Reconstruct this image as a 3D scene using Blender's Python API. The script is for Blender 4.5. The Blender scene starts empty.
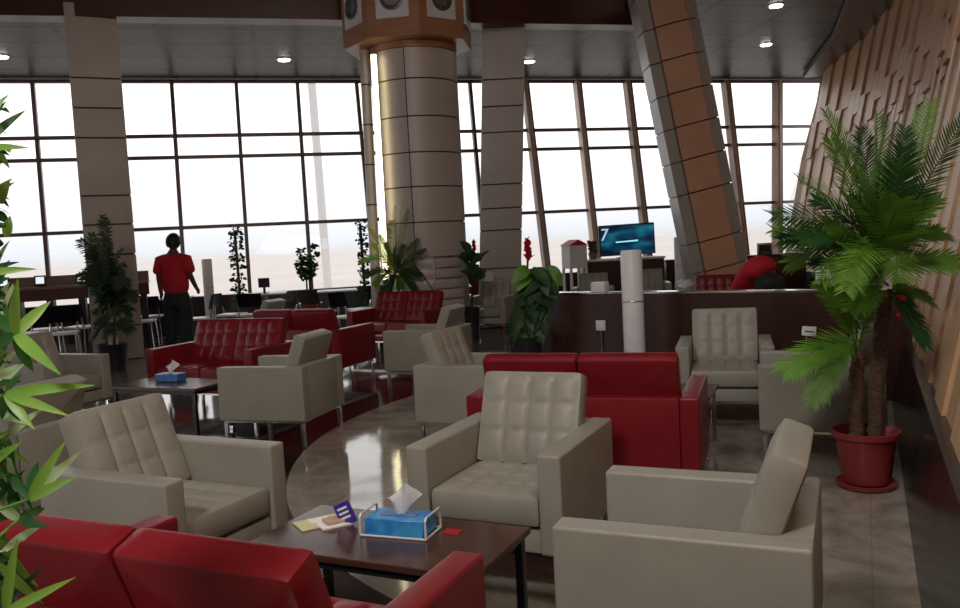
import bpy, bmesh, math, random
from mathutils import Vector, Matrix, noise
R = math.radians; PI = math.pi
random.seed(7)
S = bpy.context.scene; C = S.collection

# ------------------------------------------------------------ camera
FOC, PITCH, ROLL, EYE = 833.2, .0736, -.0522, 1.45
cp, sp = math.cos(PITCH), math.sin(PITCH); cr, sr = math.cos(ROLL), math.sin(ROLL)
FW = Vector((0, cp, -sp)); _up = Vector((0, sp, cp)); _rt = Vector((1, 0, 0))
RT = cr*_rt + sr*_up; UP = -sr*_rt + cr*_up
cam = bpy.data.objects.new('camera', bpy.data.cameras.new('camera')); C.objects.link(cam)
cam.data.sensor_width = 36; cam.data.lens = 36*FOC/960; cam.data.clip_end = 3000; cam.data.clip_start = .05
m3 = Matrix((RT, UP, -FW)).transposed()
cam.matrix_world = Matrix.Translation((0, 0, EYE)) @ m3.to_4x4()
S.camera = cam
def at(px, py, Y=None, z=None):          # world point seen at a pixel, at depth Y or height z
    d = FW + RT*((px-480)/FOC) - UP*((py-304)/FOC)
    t = (z-EYE)/d.z if Y is None else Y/d.y
    return Vector((0, 0, EYE)) + d*t

# ------------------------------------------------------------ materials
def mat(name, col, rough=.5, metal=0, spec=.5, emit=None, es=1, coat=0):
    m = bpy.data.materials.new(name); m.use_nodes = True
    b = m.node_tree.nodes['Principled BSDF']
    b.inputs['Base Color'].default_value = (*col, 1); b.inputs['Roughness'].default_value = rough
    b.inputs['Metallic'].default_value = metal; b.inputs['Specular IOR Level'].default_value = spec
    b.inputs['Coat Weight'].default_value = coat
    if emit: b.inputs['Emission Color'].default_value = (*emit, 1); b.inputs['Emission Strength'].default_value = es
    return m
def nn(m, t, **k):
    n = m.node_tree.nodes.new(t)
    for a, v in k.items(): setattr(n, a, v)
    return n
def lk(m, a, b): m.node_tree.links.new(a, b)
def B(m): return m.node_tree.nodes['Principled BSDF']
def vary(m, c1, c2, scale=4, stretch=(1, 1, 1), bump=0, bscale=60, detail=4):
    tc = nn(m, 'ShaderNodeTexCoord'); mp = nn(m, 'ShaderNodeMapping'); mp.inputs['Scale'].default_value = stretch
    lk(m, tc.outputs['Object'], mp.inputs['Vector'])
    n = nn(m, 'ShaderNodeTexNoise'); n.inputs['Scale'].default_value = scale; n.inputs['Detail'].default_value = detail
    lk(m, mp.outputs[0], n.inputs['Vector'])
    r = nn(m, 'ShaderNodeValToRGB'); r.color_ramp.elements[0].color = (*c1, 1); r.color_ramp.elements[1].color = (*c2, 1)
    r.color_ramp.elements[0].position = .3; r.color_ramp.elements[1].position = .7
    lk(m, n.outputs['Fac'], r.inputs['Fac']); lk(m, r.outputs['Color'], B(m).inputs['Base Color'])
    if bump:
        n2 = nn(m, 'ShaderNodeTexNoise'); n2.inputs['Scale'].default_value = bscale
        lk(m, mp.outputs[0], n2.inputs['Vector'])
        bp = nn(m, 'ShaderNodeBump'); bp.inputs['Strength'].default_value = bump; bp.inputs['Distance'].default_value = .004
        lk(m, n2.outputs['Fac'], bp.inputs['Height']); lk(m, bp.outputs[0], B(m).inputs['Normal'])
    return m
M = {}
M['beige'] = vary(mat('beige_leather', (.4, .37, .3), .42, spec=.4), (.262, .248, .21), (.30, .285, .245), 5, bump=.12, bscale=260)
M['red'] = vary(mat('red_leather', (.3, .01, .015), .36, spec=.4), (.165, .006, .011), (.205, .009, .015), 4, bump=.12, bscale=260)
M['chrome'] = mat('chrome', (.75, .75, .76), .12, 1)
M['steel'] = mat('brushed_steel', (.5, .5, .52), .3, 1)
M['wood_dark'] = vary(mat('dark_wood', (.05, .02, .015), .22, spec=.6), (.05, .022, .015), (.085, .038, .025), 3, (1, 12, 12))
M['wood_part'] = vary(mat('partition_wood', (.04, .015, .01), .3), (.035, .013, .009), (.055, .02, .014), 3, (8, 8, 1))
M['wood_mid'] = vary(mat('brown_wood', (.2, .12, .08), .35), (.17, .10, .065), (.23, .145, .095), 3, (1, 1, 10))
M['black'] = mat('black_plastic', (.012, .012, .014), .35)
M['dark_fabric'] = mat('dark_seat', (.02, .014, .016), .6)
M['maroon'] = mat('maroon_panel', (.06, .01, .015), .4)
M['white'] = mat('white_plastic', (.72, .72, .74), .35)
M['white2'] = vary(mat('white_post', (.6, .6, .63), .4), (.70, .70, .74), (.78, .78, .81), 6)
M['paper'] = mat('paper', (.85, .85, .83), .7)
M['tissue'] = mat('tissue', (.88, .88, .9), .85)
M['blue'] = vary(mat('blue_card', (.02, .22, .6), .3), (.01, .16, .5), (.06, .36, .72), 14)
M['blue2'] = vary(mat('blue_card_deep', (.02, .12, .4), .3), (.02, .1, .33), (.05, .18, .5), 14)
M['acrylic'] = mat('clear_acrylic', (.62, .66, .7), .08, 0, .8)
M['violet'] = mat('violet_card', (.05, .03, .3), .3)
M['yellow'] = vary(mat('yellow_print', (.7, .65, .25), .5), (.75, .68, .22), (.55, .55, .5), 25)
M['redcard'] = mat('red_card', (.45, .01, .03), .4)
M['mullion'] = mat('mullion', (.20, .14, .13), .4)
M['mullion_pale'] = mat('mullion_pale', (.62, .46, .38), .45)
M['sill'] = mat('dark_sill', (.012, .012, .018), .4)
M['clad'] = vary(mat('column_cladding', (.33, .3, .29), .42, .1), (.47, .42, .405), (.54, .49, .47), 1.2)
M['clad_gray'] = vary(mat('grey_cladding', (.2, .18, .17), .35, .1), (.33, .305, .29), (.39, .36, .34), 1.2)
M['joint'] = mat('panel_joint', (.03, .022, .02), .6)
M['capwood'] = vary(mat('copper_wood', (.3, .13, .07), .35), (.36, .165, .09), (.45, .22, .12), 2, (1, 1, 6))
M['orange'] = vary(mat('orange_panel', (.4, .22, .14), .4), (.52, .28, .18), (.60, .34, .22), 1.5)
M['fascia'] = vary(mat('fascia_wood', (.06, .015, .01), .35), (.05, .013, .008), (.075, .02, .012), 2, (1, 1, 8))
M['plinth'] = vary(mat('black_marble', (.012, .012, .013), .2, spec=.18), (.006, .006, .007), (.03, .03, .032), 3, detail=8)
M['terracotta'] = vary(mat('red_plastic_pot', (.26, .03, .03), .4), (.23, .026, .028), (.3, .04, .035), 5)
M['soil'] = mat('soil', (.03, .018, .012), .9)
M['darkpot'] = mat('dark_pot', (.02, .02, .022), .4)
M['bark'] = vary(mat('palm_bark', (.08, .04, .025), .85), (.05, .025, .017), (.15, .08, .05), 30, (1, 1, 3), bump=1, bscale=40)
def leafmat(name, c1, c2, rough=.45, tr=.35):
    m = vary(mat(name, c1, rough), c1, c2, 9)
    b = B(m); t = nn(m, 'ShaderNodeBsdfTranslucent'); t.inputs['Color'].default_value = (*c2, 1)
    x = nn(m, 'ShaderNodeMixShader'); x.inputs[0].default_value = tr
    lk(m, b.outputs[0], x.inputs[1]); lk(m, t.outputs[0], x.inputs[2])
    lk(m, x.outputs[0], m.node_tree.nodes['Material Output'].inputs['Surface']); return m
M['leaf_bright'] = leafmat('bright_leaf', (.13, .32, .035), (.30, .52, .09), .4)
M['leaf_deep'] = leafmat('deep_leaf', (.02, .085, .02), (.04, .14, .03), .35)
M['leaf_pale'] = leafmat('pale_streaked_leaf', (.22, .40, .14), (.55, .68, .42), .4)
M['palm'] = leafmat('palm_leaf', (.055, .16, .018), (.15, .30, .035), .45)
M['palm_dark'] = leafmat('palm_leaf_dark', (.015, .07, .018), (.035, .12, .025), .45)
M['palm_light'] = leafmat('palm_leaf_light', (.10, .27, .03), (.20, .42, .05), .45)
M['leaf_far'] = leafmat('far_leaf', (.012, .04, .012), (.03, .075, .02), .6, .3)
M['leaf_gray'] = leafmat('dusty_leaf', (.03, .045, .03), (.06, .08, .05), .7, .2)
M['leaf_yellow'] = leafmat('yellow_leaf', (.32, .38, .02), (.5, .55, .05), .5)
M['flower'] = leafmat('red_flower', (.55, .01, .03), (.7, .02, .06), .5, .2)
M['skin'] = mat('skin', (.12, .055, .035), .5)
M['hair'] = mat('hair', (.008, .007, .007), .6)
M['shirt'] = vary(mat('red_shirt', (.5, .01, .025), .8), (.46, .008, .02), (.55, .014, .03), 6)
M['trouser'] = mat('dark_trousers', (.014, .018, .022), .8)
M['lamp'] = mat('downlight_glow', (1, 1, 1), .5, emit=(1, .97, .9), es=9)
M['strip'] = mat('light_strip_glow', (1, .9, .6), .5, emit=(1, .87, .52), es=3.2)
M['pale'] = mat('pale_light_slit', (.75, .66, .6), .5)  # pale colour standing in for light through the board gaps

def glassmat():
    m = bpy.data.materials.new('window_glass'); m.use_nodes = True; t = m.node_tree; t.nodes.clear()
    o = t.nodes.new('ShaderNodeOutputMaterial'); tr = t.nodes.new('ShaderNodeBsdfTransparent'); gl = t.nodes.new('ShaderNodeBsdfGlossy')
    tr.inputs[0].default_value = (.96, .97, .98, 1); gl.inputs['Roughness'].default_value = .02
    f = t.nodes.new('ShaderNodeFresnel'); f.inputs[0].default_value = 1.3
    x = t.nodes.new('ShaderNodeMixShader'); t.links.new(f.outputs[0], x.inputs[0]); t.links.new(tr.outputs[0], x.inputs[1]); t.links.new(gl.outputs[0], x.inputs[2])
    t.links.new(x.outputs[0], o.inputs['Surface']); return m
M['glass'] = glassmat()

CX, CY = 2.59, 5.87      # centre of the round floor inlay
def floormat():
    m = mat('polished_marble', (.3, .27, .23), .07, spec=.5); nt = m.node_tree
    tc = nn(m, 'ShaderNodeTexCoord')
    sub = nn(m, 'ShaderNodeVectorMath', operation='SUBTRACT'); sub.inputs[1].default_value = (CX, CY, 0)
    lk(m, tc.outputs['Object'], sub.inputs[0])
    ln = nn(m, 'ShaderNodeVectorMath', operation='LENGTH'); lk(m, sub.outputs[0], ln.inputs[0])
    g1 = nn(m, 'ShaderNodeMath', operation='GREATER_THAN'); g1.inputs[1].default_value = 3.93; lk(m, ln.outputs['Value'], g1.inputs[0])
    g2 = nn(m, 'ShaderNodeMath', operation='LESS_THAN'); g2.inputs[1].default_value = 5.08; lk(m, ln.outputs['Value'], g2.inputs[0])
    ring = nn(m, 'ShaderNodeMath', operation='MULTIPLY'); lk(m, g1.outputs[0], ring.inputs[0]); lk(m, g2.outputs[0], ring.inputs[1])
    rt = nn(m, 'ShaderNodeMapping'); rt.inputs['Rotation'].default_value = (0, 0, R(25)); lk(m, tc.outputs['Object'], rt.inputs['Vector'])
    def marble(a, b, sc):
        n = nn(m, 'ShaderNodeTexNoise'); n.inputs['Scale'].default_value = sc; n.inputs['Detail'].default_value = 9; n.inputs['Distortion'].default_value = 1.4; n.inputs['Roughness'].default_value = .65
        lk(m, rt.outputs[0], n.inputs['Vector'])
        r = nn(m, 'ShaderNodeValToRGB'); r.color_ramp.elements[0].color = (*a, 1); r.color_ramp.elements[1].color = (*b, 1)
        r.color_ramp.elements[0].position = .36; r.color_ramp.elements[1].position = .62
        lk(m, n.outputs['Fac'], r.inputs['Fac']); return r.outputs['Color']
    inner = marble((.19, .16, .13), (.32, .285, .24), 2.6)
    dark = marble((.012, .006, .005), (.04, .02, .016), 5)
    outer = marble((.10, .085, .072), (.18, .155, .132), 3)
    mx = nn(m, 'ShaderNodeMix', data_type='RGBA'); lk(m, g1.outputs[0], mx.inputs[0]); lk(m, inner, mx.inputs[6]); lk(m, outer, mx.inputs[7])
    mx2 = nn(m, 'ShaderNodeMix', data_type='RGBA'); lk(m, ring.outputs[0], mx2.inputs[0]); lk(m, mx.outputs[2], mx2.inputs[6]); lk(m, dark, mx2.inputs[7])
    br = nn(m, 'ShaderNodeTexBrick'); br.offset = 0; br.inputs['Scale'].default_value = 1; br.inputs['Brick Width'].default_value = .8; br.inputs['Row Height'].default_value = .8; br.inputs['Mortar Size'].default_value = .003
    br.inputs['Color1'].default_value = br.inputs['Color2'].default_value = (1, 1, 1, 1); br.inputs['Mortar'].default_value = (.8, .8, .8, 1)
    lk(m, rt.outputs[0], br.inputs['Vector'])
    mu = nn(m, 'ShaderNodeMix', data_type='RGBA', blend_type='MULTIPLY'); mu.inputs[0].default_value = 1
    lk(m, mx2.outputs[2], mu.inputs[6]); lk(m, br.outputs['Color'], mu.inputs[7]); lk(m, mu.outputs[2], B(m).inputs['Base Color'])
    n = nn(m, 'ShaderNodeTexNoise'); n.inputs['Scale'].default_value = 2.2; lk(m, rt.outputs[0], n.inputs['Vector'])
    bp = nn(m, 'ShaderNodeBump'); bp.inputs['Strength'].default_value = .05; bp.inputs['Distance'].default_value = .03
    lk(m, n.outputs['Fac'], bp.inputs['Height']); lk(m, bp.outputs[0], B(m).inputs['Normal'])
    return m
M['floor'] = floormat()
def ceilmat():
    m = mat('metal_ceiling', (.2, .2, .2), .38, 0, .25)
    tc = nn(m, 'ShaderNodeTexCoord'); mp = nn(m, 'ShaderNodeMapping'); mp.inputs['Rotation'].default_value = (0, 0, R(-14)); lk(m, tc.outputs['Object'], mp.inputs['Vector'])
    br = nn(m, 'ShaderNodeTexBrick'); br.offset = 0; br.inputs['Scale'].default_value = 1; br.inputs['Brick Width'].default_value = 1.5; br.inputs['Row Height'].default_value = .8; br.inputs['Mortar Size'].default_value = .075; br.inputs['Mortar Smooth'].default_value = .6
    br.inputs['Color1'].default_value = (.065, .078, .085, 1); br.inputs['Color2'].default_value = (.08, .094, .1, 1); br.inputs['Mortar'].default_value = (.008, .005, .005, 1)
    lk(m, mp.outputs[0], br.inputs['Vector']); lk(m, br.outputs['Color'], B(m).inputs['Base Color']); return m
M['ceiling'] = ceilmat()
def plankmat(name, a, b):
    m = mat(name, a, .45)
    tc = nn(m, 'ShaderNodeTexCoord'); mp = nn(m, 'ShaderNodeMapping'); mp.inputs['Scale'].default_value = (6, 6, .7); lk(m, tc.outputs['Object'], mp.inputs['Vector'])
    n = nn(m, 'ShaderNodeTexNoise'); n.inputs['Scale'].default_value = 2; n.inputs['Detail'].default_value = 6; lk(m, mp.outputs[0], n.inputs['Vector'])
    r = nn(m, 'ShaderNodeValToRGB'); r.color_ramp.elements[0].color = (*a, 1); r.color_ramp.elements[1].color = (*b, 1); r.color_ramp.elements[0].position = .3; r.color_ramp.elements[1].position = .7
    lk(m, n.outputs['Fac'], r.inputs['Fac']); lk(m, r.outputs['Color'], B(m).inputs['Base Color']); return m
M['plank'] = plankmat('wall_wood', (.55, .31, .16), (.68, .42, .25))
M['plank2'] = plankmat('wall_wood_deep', (.48, .27, .135), (.60, .36, .21))
def screenmat():
    m = mat('screen_glow', (0, 0, 0), .2); tc = nn(m, 'ShaderNodeTexCoord'); mp = nn(m, 'ShaderNodeMapping'); mp.inputs['Scale'].default_value = (1.5, 1, 3); lk(m, tc.outputs['Object'], mp.inputs['Vector'])
    n = nn(m, 'ShaderNodeTexNoise'); n.inputs['Scale'].default_value = 1.6; n.inputs['Detail'].default_value = 1; lk(m, mp.outputs[0], n.inputs['Vector'])
    r = nn(m, 'ShaderNodeValToRGB'); e = r.color_ramp.elements; e[0].position = .35; e[0].color = (.0, .006, .02, 1); e[1].position = .72; e[1].color = (.01, .22, .28, 1)
    k = e.new(.52); k.color = (.0, .045, .11, 1)
    lk(m, n.outputs['Fac'], r.inputs['Fac']); lk(m, r.outputs['Color'], B(m).inputs['Emission Color']); B(m).inputs['Emission Strength'].default_value = .65; return m
M['screen'] = screenmat()
M['screen_white'] = mat('screen_white', (0, 0, 0), .3, emit=(.8, .85, .9), es=.9)
M['glow_cyan'] = mat('screen_mark', (0, 0, 0), .3, emit=(.25, .75, .8), es=1)
M['glow_pale'] = mat('screen_mark_pale', (0, 0, 0), .3, emit=(.45, .6, .75), es=.8)
M['sand'] = vary(mat('sand', (.6, .5, .44), .9), (.37, .335, .315), (.42, .385, .36), .02)

# ------------------------------------------------------------ mesh helpers
def link(name, bm, m, parent=None, smooth=True, loc=None):
    me = bpy.data.meshes.new(name)
    bmesh.ops.recalc_face_normals(bm, faces=bm.faces[:]); bm.to_mesh(me); bm.free()
    for k in (m if isinstance(m, (list, tuple)) else [m]): me.materials.append(k)
    if smooth:
        for p in me.polygons: p.use_smooth = True
        me.set_sharp_from_angle(angle=R(38))
    o = bpy.data.objects.new(name, me); C.objects.link(o)
    if parent: o.parent = parent
    if loc: o.location = loc
    return o
def box(bm, x0, x1, y0, y1, z0, z1, bev=0, seg=2, mi=0, xf=None):
    b2 = bmesh.new(); bmesh.ops.create_cube(b2, size=1)
    for v in b2.verts: v.co = Vector(((x0+x1)/2+v.co.x*(x1-x0), (y0+y1)/2+v.co.y*(y1-y0), (z0+z1)/2+v.co.z*(z1-z0)))
    if bev: bmesh.ops.bevel(b2, geom=b2.edges[:], offset=bev, segments=seg, affect='EDGES', profile=.6)
    merge(bm, b2, xf, mi)
def merge(bm, b2, xf=None, mi=0):
    mp = {}
    for v in b2.verts: mp[v] = bm.verts.new(xf @ v.co if xf else v.co)
    for f in b2.faces:
        try: g = bm.faces.new([mp[v] for v in f.verts]); g.material_index = mi
        except ValueError: pass
    b2.free()
def tube(bm, pts, r, n=8, mi=0, cap=True):
    pts = [Vector(p) for p in pts]; rs = r if isinstance(r, (list, tuple)) else [r]*len(pts); rings = []
    t0 = (pts[1]-pts[0]).normalized(); ref = Vector((0, 0, 1)) if abs(t0.z) < .9 else Vector((1, 0, 0)); a = t0.cross(ref).normalized()
    for i, p in enumerate(pts):
        t = (pts[min(i+1, len(pts)-1)]-pts[max(i-1, 0)]).normalized(); a = (a-t*a.dot(t)).normalized(); b = t.cross(a)
        rings.append([bm.verts.new(p+(a*math.cos(2*PI*k/n)+b*math.sin(2*PI*k/n))*rs[i]) for k in range(n)])
    for i in range(len(rings)-1):
        for k in range(n): f = bm.faces.new([rings[i][k], rings[i][(k+1) % n], rings[i+1][(k+1) % n], rings[i+1][k]]); f.material_index = mi
    if cap:
        for q in (rings[0], rings[-1]):
            f = bm.faces.new(q); f.material_index = mi
def lathe(bm, prof, n=28, c=(0, 0, 0), mi=0, wob=0):
    rings = []
    for r_, z in prof: rings.append([bm.verts.new((c[0]+(r_*(1+(wob if k % 2 else 0)))*math.cos(2*PI*k/n), c[1]+(r_*(1+(wob if k % 2 else 0)))*math.sin(2*PI*k/n), c[2]+z)) for k in range(n)])
    for i in range(len(rings)-1):
        for k in range(n): f = bm.faces.new([rings[i][k], rings[i][(k+1) % n], rings[i+1][(k+1) % n], rings[i+1][k]]); f.material_index = mi
    for q in (rings[0], rings[-1]): bm.faces.new(q).material_index = mi
def prism(bm, poly, z0, z1, mi=0):
    a = [bm.verts.new((p[0], p[1], z0 if len(p) < 3 else p[2])) for p in poly]; b = [bm.verts.new((p[0], p[1], z1)) for p in poly]; n = len(poly)
    bm.faces.new(a).material_index = mi; bm.faces.new(b).material_index = mi
    for i in range(n): bm.faces.new([a[i], a[(i+1) % n], b[(i+1) % n], b[i]]).material_index = mi
def beam(bm, p, q, w, d, side, mi=0):      # rectangular bar p->q, width w along side, depth d
    p, q, side = Vector(p), Vector(q), Vector(side).normalized(); t = (q-p).normalized(); side = (side-t*side.dot(t)).normalized(); n = t.cross(side)
    V = [bm.verts.new(o+side*sx*w/2+n*sy*d/2) for o in (p, q) for sx, sy in ((-1, -1), (1, -1), (1, 1), (-1, 1))]
    for f in ((0, 1, 2, 3), (4, 5, 6, 7), (0, 1, 5, 4), (1, 2, 6, 5), (2, 3, 7, 6), (3, 0, 4, 7)): bm.faces.new([V[i] for i in f]).material_index = mi
def thing(name, label, cat, loc=(0, 0, 0), rz=0, group=None):
    o = bpy.data.objects.new(name, None); C.objects.link(o); o.empty_display_size = .1
    o.location = loc; o.rotation_euler = (0, 0, rz); o['label'] = label; o['category'] = cat
    if group: o['group'] = group
    return o
def tag(o, label, cat, group=None):
    o['label'] = label; o['category'] = cat
    if group: o['group'] = group
    return o
def struct(o): o['kind'] = 'structure'; return o
def dup(root, loc, rz, label=None, group=None):
    r = root.copy(); C.objects.link(r); r.location = loc; r.rotation_euler = (0, 0, rz)
    if label: r['label'] = label
    if group: r['group'] = group
    for ch in list(root.children):
        c = ch.copy(); C.objects.link(c); c.parent = r
        for g in ch.children: d = g.copy(); C.objects.link(d); d.parent = c
    return r

# ------------------------------------------------------------ seating
def cushion(bm, w, h, t, cols, rows, puff, xf, r=.022):
    """n: +n = tufted side; u in +-w/2, v in 0..h, thickness 0..-t"""
    k = 8; nu, nv = cols*k, rows*k
    iw, ih = w/2-r, h/2-r
    def fr(i, j):
        u, v = i/nu, j/nv
        a = abs(math.sin(PI*u*cols)); b = abs(math.sin(PI*v*rows))
        p = puff*(a**.3 if a > 1e-6 else 0)*(.45+.55*(b**.25 if b > 1e-6 else 0))
        e = min(u, 1-u, v, 1-v)
        return Vector((-iw+2*iw*u, -ih+2*ih*v, -puff*.55+p*(.55+.45*min(1, e*8)) ))
    g = [[bm.verts.new(fr(i, j)) for j in range(nv+1)] for i in range(nu+1)]
    fs = []
    for i in range(nu):
        for j in range(nv): fs.append(bm.faces.new([g[i][j], g[i+1][j], g[i+1][j+1], g[i][j+1]]))
    loop = [(i, 0) for i in range(nu)]+[(nu, j) for j in range(nv)]+[(i, nv) for i in range(nu, 0, -1)]+[(0, j) for j in range(nv, 0, -1)]
    prev = [g[i][j] for i, j in loop]; allv = [v for row in g for v in row]
    def ring(off, n_):
        out = []
        for i, j in loop:
            x, y = -iw+2*iw*i/nu, -ih+2*ih*j/nv
            dx = -off if i == 0 else off if i == nu else 0; dy = -off if j == 0 else off if j == nv else 0
            if dx and dy: dx *= .72; dy *= .72
            out.append(bm.verts.new((x+dx, y+dy, n_)))
        return out
    for off, n_ in ((r*.7, -r*.5), (r, -r*1.2), (r, -t+r), (r*.7, -t+r*.3), (0, -t)):
        q = ring(off, n_)
        for a in range(len(q)): bm.faces.new([prev[a], prev[(a+1) % len(q)], q[(a+1) % len(q)], q[a]])
        allv += q; prev = q
    c = bm.verts.new((0, 0, -t-.006)); allv.append(c)
    for a in range(len(prev)): bm.faces.new([prev[a], prev[(a+1) % len(prev)], c])
    for v in allv: v.co = xf @ (v.co+Vector((0, h/2, 0)))
AH, BB, SD, AT = .61, .205, .357, .097
def make_seat(name, label, cat, W, n, m, loc=(0, 0, 0), rz=0, group=None):
    t = thing(name, label, cat, loc, rz, group); hw = W/2; lv = M[m]
    for s in (-1, 1):
        bm = bmesh.new(); x0, x1 = sorted((s*hw, s*(hw-AT))); box(bm, x0, x1, -SD, SD, BB, AH, .012, 3); link('arm', bm, lv, t)
    bm = bmesh.new(); box(bm, -hw+AT+.001, hw-AT-.001, SD-AT, SD, BB, AH-.002, .01, 2); link('back_panel', bm, lv, t)
    bm = bmesh.new(); box(bm, -hw+AT+.001, hw-AT-.001, -SD+.02, SD-AT-.002, BB, .295, .008, 2); link('seat_base', bm, lv, t)
    iw = (W-2*AT)/n
    for k in range(n):
        cx = -hw+AT+iw*(k+.5)
        # seat cushion : u->x, v->+y, n->+z
        xf = Matrix(((1, 0, 0, cx), (0, 1, 0, -SD+.012), (0, 0, 1, .438), (0, 0, 0, 1)))
        bm = bmesh.new(); cushion(bm, iw-.006, .50, .13, 4, 4, .014, xf); link('seat_cushion', bm, lv, t)
        a = R(20.5); ca, sa = math.cos(a), math.sin(a)
        # back cushion: v-> up & back, n -> front
        xf = Matrix(((1, 0, 0, cx), (0, sa, -ca, .098), (0, ca, sa, .436), (0, 0, 0, 1)))
        bm = bmesh.new(); cushion(bm, iw-.002, (.432), .108, 4, 3, .0135, xf, .02); link('back_cushion', bm, lv, t)
    bm = bmesh.new()
    for s in (-1, 1):
        box(bm, -hw+.03, hw-.03, s*(SD-.035)-.012, s*(SD-.035)+.012, BB-.016, BB-.001)
        box(bm, s*(hw-.035)-.012, s*(hw-.035)+.012, -SD+.05, SD-.05, BB-.016, BB-.001)
    link('under_frame', bm, M['chrome'], t, False)
    for sx in (-1, 1):
        for sy in (-1, 1):
            bm = bmesh.new(); x, y = sx*(hw-.035), sy*(SD-.035); box(bm, x-.014, x+.014, y-.014, y+.014, 0, BB-.016, .003, 1); link('leg', bm, M['chrome'], t)
    return t
chair0 = make_seat('armchair', 'beige tufted leather armchair facing the camera behind the near coffee table', 'armchair', .69, 1, 'beige', (.117, 3.634, 0), R(-25.4), 'beige leather armchairs')
G = 'beige leather armchairs'
for x, y, a, lab in [
    (.641, 2.56, -114, 'beige leather armchair in the right foreground seen from its side, facing left'),
    (-1.576, 6.47, -106, 'beige leather armchair seen from behind, right of the far coffee table'),
    (-1.38, 3.52, 64, 'beige tufted armchair at left behind the front red sofa, facing right'),
    (-.03, 5.98, 65, 'beige armchair facing right, standing behind the left end of the central red sofa'),
    (-.55, 8.55, -108, 'beige armchair seen from behind, in front of the distant red sofa by the round column'),
    (1.845, 6.3, -17, 'beige armchair facing the camera against the dark wood partition'),
    (2.13, 5.25, -110, 'beige armchair beside the red pot, half hidden by palm fronds'),
    (-3.9, 7.47, 65, 'beige armchair facing right at the left end of the far coffee table'),
    (-3.05, 11.3, -106, 'distant beige armchair with only its cushion showing behind the red sofas'),
    (.17, 13.0, -20, 'distant beige armchair facing the camera beside the grey square column'),
    (1.9, 13.9, -10, 'distant beige armchair below the white box with the red roof'),
    (2.95, 14.4, -8, 'distant beige armchair behind the partition just right of the white post'),
    (4.25, 14.6, -8, 'distant beige armchair behind the partition left of the bending person'),
    (-2.62, 4.52, -110, 'beige armchair half hidden by the leafy stems at the left edge')]:
    dup(chair0, (x, y, 0), R(a), lab, G)
sofa0 = make_seat('loveseat', 'red leather sofa in the left foreground seen from behind', 'sofa', 1.25, 2, 'red', (-.71, 1.66+.46, 0), R(155), 'red leather sofas')
G = 'red leather sofas'
for x, y, a, lab in [
    (.60, 4.69, 161, 'red leather sofa seen from behind, behind the central beige armchair'),
    (-2.46, 7.88, -24, 'red tufted sofa facing the camera beside the far coffee table'),
    (-1.92, 9.33, 155, 'red sofa seen from behind, directly behind the tufted red sofa at left'),
    (-1.10, 11.3, -28, 'distant red tufted sofa facing the camera in front of the round column'),
    (3.5, 11.3, -12, 'red sofa behind the dark partition beside the bending person'),
    (.35, 16.0, -12, 'far red sofa behind the distant beige armchair, near the windows')]:
    dup(sofa0, (x, y, 0), R(a), lab, G)
# fix the front sofa centre from its measured arm ends
sofa0.location = (-.715, 2.135, 0); sofa0.scale = (.955, 1, 1)

# ------------------------------------------------------------ tables
def make_table(label, loc, rz, group, legm='black'):
    t = thing('coffee_table', label, 'coffee table', loc, rz, group)
    bm = bmesh.new(); box(bm, -.46, .46, -.235, .235, .395, .42, .003, 1); link('table_top', bm, M['wood_dark'], t, False)
    bm = bmesh.new()
    for s in (-1, 1): box(bm, -.43, .43, s*.205-.01, s*.205+.01, .365, .395); box(bm, s*.42-.01, s*.42+.01, -.2, .2, .365, .395)
    link('table_frame', bm, M[legm], t, False)
    for sx in (-1, 1):
        for sy in (-1, 1):
            bm = bmesh.new(); box(bm, sx*.425-.016, sx*.425+.016, sy*.205-.016, sy*.205+.016, .03, .394, .003, 1); lg = link('leg', bm, M[legm], t)
            bm = bmesh.new(); box(bm, sx*.425-.017, sx*.425+.017, sy*.205-.017, sy*.205+.017, 0, .03, .002, 1); link('foot', bm, M['chrome'], lg)
    return t
tb = make_table('low dark wood coffee table in the foreground with a blue tissue box', (-.375, 2.92, 0), R(-25.4), 'dark wood coffee tables')
dup(tb, (-2.60, 6.89, 0), R(-24), 'low dark wood coffee table further back, before the tufted red sofa', 'dark wood coffee tables')
t3 = make_table('small dark coffee table with chrome legs between the central red sofa and the partition armchair', (1.06, 5.5, 0), R(-23), 'dark wood coffee tables', 'chrome')
# round pedestal table
p = at(386, 334.5, z=.48); t = thing('pedestal_table', 'small round pale-topped pedestal table between the red sofa arm and a beige armchair', 'side table', (p.x, p.y, 0))
bm = bmesh.new(); lathe(bm, [(.10, .45), (.125, .455), (.13, .465), (.125, .475)], 24); link('table_top', bm, M['wood_mid'], t)
bm = bmesh.new(); tube(bm, [(0, 0, .02), (0, 0, .45)], .016, 10); link('pole', bm, M['steel'], t)
bm = bmesh.new(); lathe(bm, [(.11, 0), (.11, .012), (.03, .022)], 24); link('base', bm, M['steel'], t)

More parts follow.
